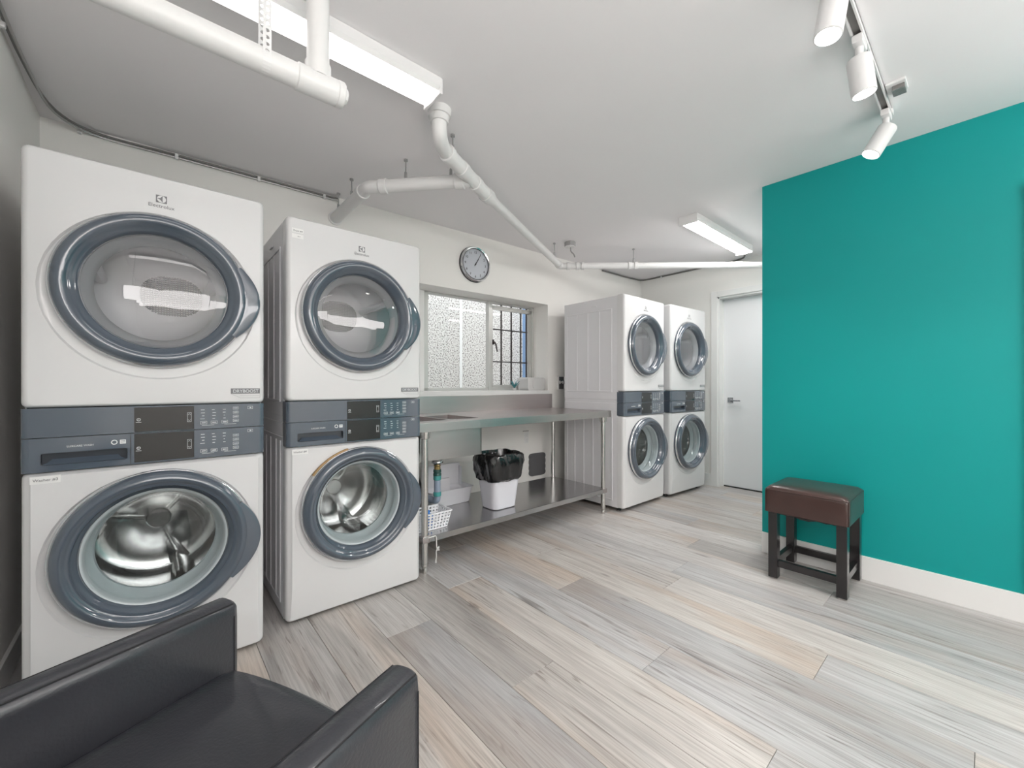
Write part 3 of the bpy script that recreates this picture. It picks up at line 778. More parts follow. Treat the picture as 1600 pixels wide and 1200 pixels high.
# ------------------------------------------------------------------ things under the table
def rbox_ring(cx, cy, hx, hy, r, z, n_arc=5, n_edge=6):
    return [(x, y, z) for x, y in rrect(cx - hx, cx + hx, cy - hy, cy + hy, r, n_arc, n_edge)]
bx, by = 1.955, 2.405
bn = empty('waste_bin', (bx, by, SZ)); tag(bn, 'pale grey plastic waste bin lined with a black bag on the undershelf', 'bin')
mb = MB(); H = 0.40
prof = [(0.100, 0.080, 0.0), (0.108, 0.088, 0.006), (0.122, 0.102, 0.15), (0.138, 0.116, 0.34), (0.144, 0.120, H - 0.018)]
mb.grid([rbox_ring(0, 0, a, b, 0.045, z + 0.0005) for a, b, z in prof], cap0=True)
mb.grid([rbox_ring(0, 0, a - 0.003, b - 0.003, 0.043, z) for a, b, z in reversed(prof)], cap1=True)
mb.build('bin_body', 'bin_plastic', bn, smooth=0.8, norm=False)
rb = random.Random(5)
def crumple(ring, amp, phase, cyc):
    out = []
    n = len(ring)
    for i, (x, y, z) in enumerate(ring):
        t = 2 * PI * i / n
        d = amp * (0.5 * math.sin(cyc * t + phase) + 0.35 * math.sin(2.3 * cyc * t + 2 * phase) + 0.4 * rb.uniform(-1, 1))
        L = math.hypot(x, y) or 1
        out.append((x + x / L * d, y + y / L * d, z + amp * 0.6 * math.sin(cyc * 0.7 * t + phase * 1.7) + rb.uniform(-0.3, 0.3) * amp))
    return out
mb = MB(); rings = []
outer = [(0.136, 0.116, 0.208, 0.005), (0.144, 0.124, 0.220, 0.008), (0.149, 0.129, 0.245, 0.007), (0.154, 0.134, 0.275, 0.010), (0.158, 0.138, 0.305, 0.008), (0.161, 0.141, 0.335, 0.010), (0.160, 0.139, 0.36, 0.009), (0.157, 0.135, 0.382, 0.008), (0.153, 0.131, 0.397, 0.006), (0.147, 0.125, 0.403, 0.005),
         (0.142, 0.120, 0.405, 0.004), (0.132, 0.112, 0.36, 0.004), (0.118, 0.098, 0.25, 0.004), (0.10, 0.085, 0.14, 0.003)]
for k, (a, b, z, am) in enumerate(outer):
    rings.append(crumple(rbox_ring(0, 0, a, b, 0.06, z, 7, 12), am, k * 0.55, 9))
mb.grid(rings, cap1=True)
mb.build('bin_liner', 'bag_black', bn, smooth=0.7)

# step-shaped white tub
tu = empty('plastic_tub', (1.700, 2.725, SZ)); tag(tu, 'pale grey open plastic tub with a tall back standing behind the drain pipe', 'tub')
mb = MB()
def uring(hx, y0, y1, z, r=0.025): return [(x, y, z) for x, y in rrect(-hx, hx, y0, y1, r, 5, 6)]
mb.grid([uring(0.165, -0.07, 0.06, 0.0005), uring(0.170, -0.075, 0.065, 0.006), uring(0.185, -0.09, 0.075, 0.115), uring(0.195, -0.098, 0.08, 0.122)], cap0=True)
mb.grid([uring(0.189, -0.092, 0.075, 0.121), uring(0.180, -0.084, 0.07, 0.11), uring(0.165, -0.07, 0.06, 0.008)], cap1=True)
mb.build('tub_body', 'tub_plastic', tu, smooth=0.8, norm=False)
def curve_side(s):
    return [(s * 0.185, 0.115), (s * 0.172, 0.135), (s * 0.160, 0.16), (s * 0.157, 0.20), (s * 0.160, 0.25), (s * 0.165, 0.272), (s * 0.155, 0.285)]
poly = curve_side(1) + list(reversed(curve_side(-1)))
mb = MB(); mb.prism(poly, 0.068, 0.080, axis='y'); mb.box(-0.168, -0.156, 0.0, 0.08, 0.11, 0.25, bevel=0.004); mb.box(0.150, 0.160, 0.03, 0.08, 0.11, 0.26, bevel=0.004)
mb.build('tub_back', 'tub_plastic', tu)
MB().box(-0.06, 0.06, 0.045, 0.066, 0.05, 0.18, bevel=0.008).build('tub_divider', 'basket_plastic', tu)

# perforated basket
bk = empty('perforated_basket', (1.318, 2.335, SZ)); tag(bk, 'small white plastic basket with round holes at the left end of the undershelf', 'basket')
def perforated(mb, p00, p10, p11, p01, nu, nv, hr=0.30, nh=6):
    P = [Vector(p) for p in (p00, p10, p11, p01)]
    def at(u, v): return P[0] * (1 - u) * (1 - v) + P[1] * u * (1 - v) + P[2] * u * v + P[3] * (1 - u) * v
    for j in range(nv):
        for i in range(nu):
            sh_ = 0.0
            c4 = [(i, j), (i + 1, j), (i + 1, j + 1), (i, j + 1)]
            outer = [(i + 0.5, j), (i + 1, j), (i + 1, j + 0.5), (i + 1, j + 1), (i + 0.5, j + 1), (i, j + 1), (i, j + 0.5), (i, j)]
            hole = []
            for (a, b) in outer:
                da, db = a - i - 0.5, b - j - 0.5; L = math.hypot(da, db)
                hole.append((i + 0.5 + da / L * hr, j + 0.5 + db / L * hr))
            vo = [mb.bm.verts.new(at(a / nu, b / nv)) for a, b in outer]
            vh = [mb.bm.verts.new(at(a / nu, b / nv)) for a, b in hole]
            for k in range(8):
                mb.bm.faces.new((vo[k], vo[(k + 1) % 8], vh[(k + 1) % 8], vh[k]))
lo_, hi_ = (0.105, 0.062, 0.006), (0.125, 0.080, 0.105)
def crn(q, sx, sy): return (q[0] * sx, q[1] * sy, q[2])
mb = MB()
for (s0, s1, nu) in (((-1, -1), (1, -1), 10), ((1, -1), (1, 1), 7), ((1, 1), (-1, 1), 10), ((-1, 1), (-1, -1), 7)):
    perforated(mb, crn(lo_, *s0), crn(lo_, *s1), crn(hi_, *s1), crn(hi_, *s0), nu, 5)
bo = mb.build('basket_wall', 'basket_plastic', bk, smooth=0)
md = bo.modifiers.new('thickness', 'SOLIDIFY'); md.thickness = 0.0025
MB().box(-0.106, 0.106, -0.063, 0.063, 0.0005, 0.007, bevel=0.003).build('basket_base', 'basket_plastic', bk)
mb = MB(); 
mb.grid([[(x, y, z) for x, y in rrect(-a, a, -b, b, 0.012, 4, 4)] for a, b, z in ((0.124, 0.079, 0.102), (0.132, 0.087, 0.102), (0.132, 0.087, 0.110), (0.124, 0.079, 0.110), (0.124, 0.079, 0.102))])
mb.build('basket_rim', 'basket_plastic', bk)
mb = MB(); mb.box(-0.035, 0.035, -0.02, 0.02, 0, 0.085, bevel=0.012, seg=3); mb.lathe([(0.0, 0.112), (0.011, 0.112), (0.013, 0.105), (0.013, 0.085), (0.0, 0.084)], seg=18)
tag(mb.build('scrub_bottle', 'blue_plastic', loc=(1.300, 2.305, SZ + 0.008)), 'small blue plastic bottle standing inside the white basket', 'bottle')
# knotted cord
mb = MB()
p = [(1.232, 2.178, 0.215), (1.262, 2.172, 0.219), (1.285, 2.182, 0.212), (1.290, 2.184, 0.18), (1.293, 2.184, 0.135), (1.300, 2.182, 0.128), (1.305, 2.180, 0.145), (1.296, 2.178, 0.140), (1.288, 2.182, 0.120), (1.290, 2.184, 0.09), (1.286, 2.184, 0.065)]
mb.tube(smooth_path(p, 4), 0.0035, seg=8); mb.tube([(1.293, 2.182, 0.142), (1.303, 2.178, 0.136), (1.298, 2.182, 0.126), (1.309, 2.180, 0.125)], 0.004, seg=8)
mb.cyl((1.286, 2.184, 0.052), (1.286, 2.184, 0.068), 0.005)
tag(mb.build('knotted_cord', 'cord_white'), 'thin white knotted cord hanging off the left table leg', 'cord')

# things on the window wall
op = empty('wall_outlet', wall_pt(2.775, 0, 0.606), WROT); tag(op, 'small white outlet plate on the wall above the waste bin', 'outlet')
MB().box(-0.028, 0.028, -0.006, 0, -0.055, 0.055, bevel=0.003).build('outlet_plate', 'trim_paint', op)
for z in (-0.025, 0.025): MB().box(-0.013, 0.013, -0.008, -0.005, z - 0.015, z + 0.015, bevel=0.003).build('socket', 'sticker', op)
MB().box(-0.045, 0.03, -0.004, 0, 0.064, 0.069).build('label_strip', 'cable_grey', op)
mb = MB()
pl = []
for x, z in rrect(-0.11, 0.11, -0.112, 0.112, 0.035, 5, 8):
    if abs(z) < 0.085 and abs(x) > 0.1:
        x -= math.copysign(0.007 * (0.5 + 0.5 * math.cos(z / 0.085 * 3 * PI)), x)
    pl.append((x, z))
mb.prism(pl, -0.014, 0.0, axis='y')
pi_ = [(x * 0.86, z * 0.9) for x, z in rrect(-0.11, 0.11, -0.112, 0.112, 0.035, 5, 8)]
ap = mb.build('access_plate', 'plate_grey', loc=wall_pt(2.915, 0, 0.330), rot=(0, 0, WROT)); tag(ap, 'dark grey rounded access plate on the wall right of the waste bin', 'plate')
MB().prism(pi_, -0.017, -0.014, axis='y').build('plate_face', 'plate_grey', ap)
# washer valve box with hoses
vb = empty('valve_box', wall_pt(3.255, 0, 1.148), WROT); tag(vb, 'white recessed water valve box with steel hoses behind the third tower', 'valve box')
mb = MB()
for q in ((-0.055, -0.045, -0.075, 0.075), (0.045, 0.055, -0.075, 0.075), (-0.055, 0.055, 0.065, 0.075), (-0.055, 0.055, -0.075, -0.065)): mb.box(q[0], q[1], -0.022, 0.0, q[2], q[3])
mb.build('box_frame', 'trim_paint', vb)
MB().box(-0.045, 0.045, -0.003, 0.0, -0.065, 0.065).build('box_back', 'plate_grey', vb)
for k, x in enumerate((-0.028, 0.012)):
    MB().tube([(x, -0.003, 0.02), (x, -0.018, 0.02), (x, -0.02, -0.01)], 0.008).build('valve', 'chrome', vb)
    MB().tube(bez((x, -0.02, -0.005), (x, -0.05, 0.03), (x + 0.045, -0.08, 0.02), (x + 0.05, -0.085, -0.16), 14) + [Vector((x + 0.03, -0.085, -0.5)), Vector((x + 0.02, -0.08, -0.7))], 0.007).build('hose', 'braid', vb)

# clock
cl = empty('wall_clock', wall_pt(2.160, 0, 2.197), WROT); cl.scale = (1.14, 1.0, 1.14)
CKX, CKZ, CR = 0, 0, 0.135
tag(cl, 'round wall clock with silver rim above the window', 'clock')
MB().lathe([(0.0, -0.001), (0.128, -0.001), (0.135, -0.012), (0.137, -0.028), (0.130, -0.038), (0.120, -0.034), (0.116, -0.022), (0.0, -0.020)], seg=56, axis='y').build('rim', 'chrome', cl)
MB().lathe([(0.1175, -0.0225), (0.1175, -0.0345), (0.1205, -0.0350), (0.1205, -0.0225)], seg=56, axis='y', closed_prof=True).build('rim_line', 'ink', cl)
MB().lathe([(0.1355, -0.010), (0.1385, -0.010), (0.1385, -0.004), (0.1355, -0.004)], seg=56, axis='y', closed_prof=True).build('rim_shadow_gap', 'ink', cl)
MB().lathe([(0.0, -0.0225), (0.1165, -0.0225), (0.1165, -0.020)], seg=56, axis='y').build('dial', 'clock_face', cl)
for h in range(1, 13):
    a = PI / 2 - h * PI / 6
    text_obj(str(h), 0.026, 'ink', cl, (0.093 * math.cos(a), -0.0232, 0.093 * math.sin(a) - 0.009), name='numeral')
mb = MB()
for k in range(60):
    a = 2 * PI * k / 60
    M = Matrix.Rotation(-a, 4, 'Y'); mb.box(0.108, 0.113, -0.0236, -0.0228, -0.0006, 0.0006, M=M)
mb.build('minute_ticks', 'ink', cl)
def hand(minute, ln, wd, nm, y):
    a = minute / 60 * 2 * PI
    M = Matrix.Rotation(a, 4, 'Y')
    MB().prism([(-wd, -0.014), (wd, -0.014), (wd * 0.8, ln * 0.8), (0, ln), (-wd * 0.8, ln * 0.8)], y - 0.001, y, axis='y', M=M).build(nm, 'ink', cl)
hand(5.0, 0.090, 0.0022, 'minute_hand', -0.026); hand(5.42, 0.056, 0.0034, 'hour_hand', -0.0245)
MB().cyl((0, -0.020, 0), (0, -0.029, 0), 0.005).build('hub', 'ink', cl)

# things on the sill
tg = empty('storage_container', wall_pt(2.945, 0.105, 1.0735), WROT); tag(tg, 'white translucent plastic container lying on the right end of the window sill', 'container')
mb = MB()
mb.grid([[(x, y, z) for x, z in rrect(-h_, h_, 0.0 + (0.115 - h_) * 0.5, 0.128 - (0.115 - h_) * 0.5, 0.022, 5, 4)] for y, h_ in ((-0.075, 0.105), (-0.07, 0.115), (0.06, 0.118), (0.065, 0.122), (0.075, 0.122))], cap0=True, cap1=True)
mb.build('container_body', 'translucent_plastic', tg)
mb = MB(); mb.grid([[(x, y, z) for x, z in rrect(-h_ + 0.01, h_ + 0.01, 0.02, 0.108, 0.02, 5, 4)] for y, h_ in ((-0.0755, 0.07), (-0.079, 0.066))], cap0=True, cap1=True)
mb.build('container_ridge', 'translucent_plastic', tg)
pt = empty('potted_succulent', wall_pt(2.735, 0.135, 1.0735), WROT); tag(pt, 'small blue-green spiky plant on the window sill left of the container', 'plant')
MB().lathe([(0.0, 0.0), (0.018, 0.0), (0.022, 0.022), (0.019, 0.022), (0.0, 0.018)], seg=18).build('plant_pot', 'translucent_plastic', pt)
rp = random.Random(2)
for k in range(9):
    a = 2 * PI * k / 9 + rp.uniform(-0.2, 0.2); L = rp.uniform(0.045, 0.075); H_ = rp.uniform(0.05, 0.11)
    path = bez((0, 0, 0.016), (0.01 * math.cos(a), 0.01 * math.sin(a), 0.05), (L * 0.6 * math.cos(a), L * 0.6 * math.sin(a), H_), (L * math.cos(a), L * 0.6 * math.sin(a), H_ + 0.012), 6)
    MB().tube(path, [0.004, 0.005, 0.005, 0.0045, 0.0035, 0.002, 0.0006], seg=6).build('leaf', 'plant_teal', pt)

# ------------------------------------------------------------------ ceiling pipes
PZ = 2.31
def collar(mb, p, d, r, ln):
    d = Vector(d).normalized(); p = Vector(p)
    mb.tube([p - d * ln / 2, p - d * (ln / 2 - 0.004), p + d * (ln / 2 - 0.004), p + d * ln / 2], [r - 0.003, r, r, r - 0.003], seg=24)
A0, A1, A2 = Vector((0.975, 3.045, PZ)), Vector((0.970, 2.44, PZ)), Vector((1.395, 1.985, PZ + 0.01))
M0, M1, M2 = Vector((1.165, 1.855, 2.335)), Vector((1.585, 2.075, 2.325)), Vector((3.03, 2.765, 2.30))
N2 = Vector((4.70, 1.26, 2.30))
dp = empty('drain_pipe_run', (0, 0, 0)); dp.location = (1.05, 1.75, CEIL)
def rel(v): return Vector(v) - Vector((1.05, 1.75, CEIL))
tag(dp, 'white painted branching drain pipe below the ceiling running to the far wall', 'pipe')
pr = 0.037
mb = MB()
mb.cyl(rel((1.05, 1.75, CEIL)), rel((1.05, 1.75, CEIL - 0.035)), 0.058, 0.055, seg=28); mb.cyl(rel((1.05, 1.75, CEIL - 0.03)), rel((1.05, 1.75, CEIL - 0.065)), 0.048, 0.044, seg=28)
mb.build('ceiling_collar', 'pipe_paint', dp)
dM = (M1 - M0).normalized()
MB().tube([rel(q) for q in [(1.05, 1.75, CEIL - 0.05)] + bez((1.05, 1.75, CEIL - 0.06), (1.05, 1.75, 2.33), tuple(M0 - dM * 0.07), tuple(M0), 12)], 0.036, seg=24).build('elbow', 'pipe_paint', dp)
MB().tube([rel(M0 - dM * 0.005), rel(M1)], 0.040, seg=24).build('pipe', 'pipe_paint', dp)
def coupling(p, d, r, ln):
    mb = MB(); collar(mb, rel(p), d, r, ln); mb.build('coupling', 'pipe_paint', dp)
    return
coupling(M0, dM, 0.046, 0.04); coupling(M0 + dM * 0.16, dM, 0.0445, 0.05); coupling(M0 + dM * 0.33, dM, 0.0445, 0.05)
MB().tube([rel(A0 + Vector((0, 0.02, 0))), rel(A1 + Vector((0, 0.06, 0)))] + [rel(q) for q in bez(tuple(A1 + Vector((0, 0.05, 0))), tuple(A1), tuple(A1), tuple(A1 + (A2 - A1).normalized() * 0.05), 6)] + [rel(A2)], pr, seg=24).build('branch_pipe', 'pipe_paint', dp)
dB = (A2 - A1).normalized()
coupling(A1 + Vector((0, 0.09, 0)), (0, 1, 0), 0.044, 0.05); coupling(A1 + dB * 0.10, dB, 0.044, 0.05); coupling(A2 - dB * 0.06, dB, 0.045, 0.06)
mb = MB(); mb.cyl(rel(A0 + Vector((0, 0.018, 0))), rel(A0 - Vector((0, 0.01, 0))), 0.050, 0.047)
mb.build('wall_collar', 'pipe_paint', dp)
dL = (M2 - M1).normalized()
MB().tube([rel(M1 - dL * 0.02), rel(M1 + dL * 0.04), rel(M1 + dL * 0.10), rel(M2)], [0.046, 0.046, 0.031, 0.031], seg=24).build('long_pipe', 'pipe_paint', dp)
dN = (N2 - M2).normalized()
MB().tube([rel(M2 - dL * 0.05), rel(M2), rel(N2)], 0.031, seg=24).build('cross_pipe', 'pipe_paint', dp)
coupling(M2 - dL * 0.05, dL, 0.038, 0.05)
for q in (0.08, 0.17, 0.22, 0.68, 0.74): coupling(M2 + dN * q, dN, 0.038, 0.035)
def hanger(p):
    p = Vector(p); mb = MB()
    mb.cyl(rel((p.x, p.y, CEIL)), rel((p.x, p.y, p.z + 0.045)), 0.004, seg=8); mb.cyl(rel((p.x, p.y, CEIL)), rel((p.x, p.y, CEIL - 0.01)), 0.012, seg=12)
    mb.cyl(rel((p.x, p.y, p.z + 0.075)), rel((p.x, p.y, p.z + 0.03)), 0.008, 0.010, seg=10)
    mb.build('hanger', 'galvanized', dp)
hanger(A0 + (A1 - A0) * 0.12); hanger(A0 + (A1 - A0) * 0.55); hanger(A1 + (A2 - A1) * 0.38); hanger(A1 + (A2 - A1) * 0.82)
hanger(M0 + dM * 0.05); hanger(M1 + (M2 - M1) * 0.88); hanger(M2 + dN * 0.72)

# near pipe with tee and strap
tp = empty('tee_pipe', (0.404, 1.43, 2.10)); tag(tp, 'fat white capped pipe with upright tee in front of the nearest ceiling light', 'pipe')
MB().tube([(-0.83, 0, 0), (0.028, 0, 0)], 0.036, seg=28).build('pipe', 'pipe_paint', tp)
MB().cyl((0, 0, 0.0), (0, 0, CEIL - 2.10), 0.034, seg=28).build('riser', 'pipe_paint', tp)
mb = MB(); mb.tube([(-0.065, 0, 0), (-0.062, 0, 0), (0.055, 0, 0), (0.058, 0, 0)], [0.036, 0.040, 0.040, 0.036], seg=28); mb.cyl((0, 0, 0.02), (0, 0, 0.065), 0.039, seg=28)
mb.build('tee', 'pipe_paint', tp)
mb = MB(); mb.tube([(0.055, 0, 0), (0.059, 0, 0), (0.076, 0, 0), (0.080, 0, 0)], [0.037, 0.041, 0.041, 0.038], seg=28); mb.tube([(0.078, 0, 0), (0.088, 0, 0), (0.092, 0, 0)], [0.026, 0.026, 0.022], seg=8)
mb.build('end_cap', 'pipe_paint', tp)
# perforated strap round the pipe
mb = MB(); sxp = -0.151
for zz0, nn in ((0.036, 16),):
    for s_ in (-1, 1):
        P0 = (sxp - 0.011, s_ * 0.037, 0.0); P1 = (sxp + 0.011, s_ * 0.037, 0.0); P2 = (sxp + 0.011, s_ * 0.037, CEIL - 2.10); P3 = (sxp - 0.011, s_ * 0.037, CEIL - 2.10)
        perforated(mb, P0, P1, P2, P3, 1, 18, hr=0.27)
mb.grid([[(sxp - 0.011, 0.037 * math.cos(a), 0.037 * math.sin(a)), (sxp + 0.011, 0.037 * math.cos(a), 0.037 * math.sin(a))] for a in [PI + PI * k / 12 for k in range(13)]], closed=False)
so = mb.build('perforated_strap', 'fixture_white', tp, smooth=0)
md = so.modifiers.new('thickness', 'SOLIDIFY'); md.thickness = 0.0015

# ------------------------------------------------------------------ ceiling lights
def wrap_light(x0_, x1_, yc, lbl, glow='lens_glow', name='wrap_light'):
    L = x1_ - x0_; W2 = 0.074
    t = empty(name, ((x0_ + x1_) / 2, yc, CEIL)); tag(t, lbl, 'ceiling light')
    mb = MB(); mb.box(-L / 2 + 0.002, L / 2 - 0.002, -W2 + 0.002, W2 - 0.002, -0.034, -0.001)
    mb.box(-L / 2, -L / 2 + 0.016, -W2 - 0.001, W2 + 0.001, -0.072, -0.001, bevel=0.005); mb.box(L / 2 - 0.016, L / 2, -W2 - 0.001, W2 + 0.001, -0.072, -0.001, bevel=0.005)
    for s_ in (-1, 1):
        mb.prism([(s_ * W2, -0.0015), (s_ * W2, -0.040), (s_ * (W2 - 0.010), -0.054), (s_ * (W2 - 0.014), -0.054), (s_ * (W2 - 0.006), -0.0015)], -L / 2 + 0.012, L / 2 - 0.012, axis='x')
    mb.build('housing', 'fixture_white', t)
    pts = []
    for k in range(13):
        a = PI + PI * k / 12; pts.append((0.060 * math.cos(a), -0.052 + 0.022 * math.sin(a)))
    mb = MB(); mb.grid([[(x, y, z) for y, z in pts] for x in (-L / 2 + 0.016, L / 2 - 0.016)], closed=False)
    mb.build('diffuser', glow, t)
    return t
wrap_light(-0.27, 0.955, 1.635, 'long white wrap-around ceiling light above the nearest tower, lit')
f2 = wrap_light(3.175, 4.33, 1.548, 'lit white wrap-around ceiling light near the white door', 'lens_glow_far')
# unseen fixtures added behind the camera and teal wall to brighten the room
def fill(x0_, x1_, yc, zc, lbl):
    t = empty('fill_light', ((x0_ + x1_) / 2, yc, CEIL)); tag(t, lbl, 'pendant light'); L = x1_ - x0_
    MB().cyl((-L / 2, 0, zc - CEIL), (L / 2, 0, zc - CEIL), 0.10, seg=24).build('diffuser', 'fill_glow', t)
    mb = MB(); mb.cyl((-L / 2 - 0.02, 0, zc - CEIL), (-L / 2, 0, zc - CEIL), 0.105); mb.build('end_cap', 'fixture_white', t)
    mb = MB(); mb.cyl((L / 2, 0, zc - CEIL), (L / 2 + 0.02, 0, zc - CEIL), 0.105); mb.build('end_cap', 'fixture_white', t)
    for x in (-L / 2 + 0.1, L / 2 - 0.1): MB().cyl((x, 0, zc - CEIL + 0.09), (x, 0, 0), 0.003, seg=8).build('cord', 'cable_grey', t)
fill(-0.36, 0.70, -0.12, 1.78, 'added short round pendant tube light right above the camera')
fill(-0.3, 2.8, -1.20, 1.85, 'added long round pendant tube light in the middle behind the camera')
fill(-0.3, 2.8, -1.80, 1.85, 'added long round pendant tube light farthest behind the camera')
wrap_light(3.55, 4.40, -0.60, 'added unseen ceiling light in the passage behind the teal wall', 'lens_glow_far')
wrap_light(3.45, 4.55, 0.50, 'added unseen ceiling light just behind the teal wall', 'lens_glow_far')

wrap_light(-0.36, 0.86, -0.25, 'added unseen ceiling light just behind the camera', 'lens_glow')  # out-of-view light, added for more even brightness

# ------------------------------------------------------------------ track lights
TRY = 0.322
tr = empty('light_track', (1.8, TRY, CEIL)); tag(tr, 'white ceiling track bar above the teal wall corner', 'light track')
mb = MB()
mb.box(-1.0, 0.90, -0.018, -0.012, -0.022, 0); mb.box(-1.0, 0.90, 0.012, 0.018, -0.022, 0); mb.box(-1.0, 0.90, -0.018, 0.018, -0.005, 0); mb.box(0.89, 0.93, -0.022, 0.022, -0.026, 0, bevel=0.003)
mb.build('track_rail', 'fixture_white', tr)
mb = MB(); mb.box(-0.99, 0.89, -0.011, 0.011, -0.012, -0.006); mb.build('track_slot', 'cable_grey', tr)
bxk = empty('track_power_box', (2.505, 0.288, CEIL)); tag(bxk, 'small white power box with a grey grille on the ceiling beside the track', 'power box')
MB().box(-0.045, 0.045, -0.055, 0.012, -0.012, 0, bevel=0.003).build('box_plate', 'fixture_white', bxk)
MB().box(-0.022, 0.042, -0.050, -0.008, -0.030, -0.012, bevel=0.002).build('box_body', 'cable_grey', bxk)
mb = MB()
for k in range(7): mb.box(-0.020 + k * 0.009, -0.016 + k * 0.009, -0.051, -0.007, -0.032, -0.029)
mb.build('grille_fins', 'galvanized', bxk)
def track_head(x, aim, lbl):
    t = empty('track_spotlight', (x, TRY, CEIL)); tag(t, lbl, 'spotlight', 'spotlights on the ceiling track')
    MB().box(-0.045, 0.045, -0.017, 0.017, -0.052, -0.022, bevel=0.005).build('adapter', 'fixture_white', t)
    mb = MB(); mb.cyl((0, 0, -0.05), (0, 0, -0.095), 0.013, seg=16); mb.cyl((0, -0.016, -0.092), (0, 0.016, -0.092), 0.011, seg=16)
    mb.build('stem', 'fixture_white', t)
    d = Vector(aim).normalized(); p0 = Vector((0, 0, -0.108)) + d * 0.012; R0 = 0.039
    q = d.to_track_quat('-Z', 'Y').to_matrix().to_4x4()
    M = Matrix.Translation(p0) @ q
    MB().lathe([(0.0, 0.030), (R0 - 0.008, 0.030), (R0 - 0.002, 0.026), (R0, 0.020), (R0, -0.110), (R0 - 0.004, -0.112), (R0 - 0.006, -0.106)], seg=36, M=M).build('lamp_body', 'fixture_white', t)
    MB().lathe([(0.0, -0.105), (R0 - 0.005, -0.106)], seg=36, M=M).build('lamp_face', 'spot_glow', t)
    ld = bpy.data.lights.new('spot', 'SPOT'); ld.energy = SPOT; ld.spot_size = R(110); ld.spot_blend = 1.0; ld.shadow_soft_size = 0.035; ld.color = (1.0, 0.97, 0.92)
    lo_ = bpy.data.objects.new('spot_beam', ld); COL.objects.link(lo_)
    lo_.matrix_world = Matrix.Translation(Vector((x, TRY, CEIL)) + p0 + d * 0.12) @ q
    return t
track_head(1.645, (-0.15, 0.10, -0.95), 'white track spotlight cut by the top edge of the photo, third from the teal wall')
track_head(2.038, (0.10, -0.10, -0.97), 'fat white cylinder track spotlight second from the teal wall, aimed down')
track_head(2.675, (-0.23, 0.42, -0.85), 'white cylinder track spotlight at the end of the track nearest the teal wall')

# ------------------------------------------------------------------ cables at the ceiling edge
cb = empty('ceiling_cable', (0, 0, 0)); tag(cb, 'grey cable pair clipped along the ceiling edge above the two near towers', 'cable')
base = [(-0.415, 0.9, CEIL - 0.012), (-0.415, 1.6, CEIL - 0.012), (-0.412, 2.1, CEIL - 0.016), (-0.405, 2.6, CEIL - 0.014), (-0.36, 2.93, CEIL - 0.02)]
base += [tuple(wall_pt(x, -0.012, CEIL - 0.014)) for x in (-0.22, 0.1, 0.5, 0.9)] + [tuple(wall_pt(0.99, -0.02, CEIL - 0.016))]
MB().tube(smooth_path(base, 5), 0.0065, seg=8).build('cable_strand', 'cable_grey', cb)
MB().tube(smooth_path([(x + (0.012 if i < 4 else 0), y - (0.004 if i >= 4 else 0), z - 0.016) for i, (x, y, z) in enumerate(base)], 5), 0.005, seg=8).build('cable_strand', 'galvanized', cb)
for x in (-0.29, 0.10, 0.507, 0.90):
    MB().box(-0.008, 0.008, -0.026, 0, -0.022, 0.006, bevel=0.003).build('cable_clip', 'fixture_white', cb, loc=wall_pt(x, 0, CEIL - 0.018), rot=(0, 0, WROT))
for y in (1.75, 2.35):
    MB().box(0, 0.022, -0.008, 0.008, -0.022, 0.006, bevel=0.003).build('cable_clip', 'fixture_white', cb, loc=(XL, y, CEIL - 0.018))
c2 = empty('far_ceiling_cable', (0, 0, 0)); tag(c2, 'thin grey cable along the ceiling corner above the two far towers', 'cable')
p = [tuple(wall_pt(x, -0.012, CEIL - 0.012)) for x in (3.93, 4.2, 4.5)] + [(XD - 0.03, 2.86, CEIL - 0.012), (XD - 0.012, 2.6, CEIL - 0.012), (XD - 0.012, 2.2, CEIL - 0.010), (XD - 0.012, 1.75, CEIL - 0.010), (4.55, 1.62, CEIL - 0.008), (4.33, 1.56, CEIL - 0.010)]
MB().tube(smooth_path(p, 5), 0.008, seg=8).build('cable_strand', 'cable_grey', c2)
for y in (2.62, 2.05): MB().box(-0.022, 0, -0.008, 0.008, -0.02, 0.006).build('cable_clip', 'fixture_white', c2, loc=(XD, y, CEIL - 0.012))
jb = empty('junction_box', (2.95, 2.57, CEIL)); tag(jb, 'small octagonal metal junction box with a short cable above the cross pipe', 'junction box')
MB().cyl((0, 0, 0), (0, 0, -0.04), 0.052, seg=8).build('box_body', 'galvanized', jb)
MB().cyl((0, 0, -0.04), (0, 0, -0.046), 0.048, seg=8).build('box_cover', 'fixture_white', jb)
MB().tube(smooth_path([(0.01, 0, -0.045), (0.015, 0.0, -0.08), (0.03, -0.02, -0.11), (0.035, -0.03, -0.14)], 4), 0.006, seg=8).build('box_cable', 'galvanized', jb)

# ------------------------------------------------------------------ stool
st = empty('bench_stool', (2.70, 0.465, 0)); tag(st, 'square brown leather stool with dark wooden legs against the teal wall', 'stool')
sw, sd, shh = 0.392, 0.392, 0.548
mb = MB()
def sring(i, z, r): return [(x, y, z) for x, y in rrect(i, sw - i, i, sd - i, r, 5, 8)]
mb.grid([sring(0.010, 0.386, 0.012), sring(0.002, 0.390, 0.014), sring(0.0, 0.43, 0.016), sring(0.0, 0.505, 0.018), sring(0.004, 0.524, 0.022), sring(0.016, 0.536, 0.03), sring(0.06, 0.545, 0.05), sring(0.12, shh, 0.06)], cap0=True, cap1=True)
mb.build('seat', 'brown_leather', st, smooth=0.9)
mb = MB()
loop = [(x, y, 0.519) for x, y in rrect(0.001, sw - 0.001, 0.001, sd - 0.001, 0.020, 5, 4)]
mb.tube(loop + loop[:1], 0.0022, seg=6, cap=False)
for (x, y) in ((0.004, 0.004), (sw - 0.004, 0.004), (0.004, sd - 0.004), (sw - 0.004, sd - 0.004)): mb.tube([(x, y, 0.39), (x, y, 0.517)], 0.0020, seg=6)
mb.build('piping', 'brown_leather', st)
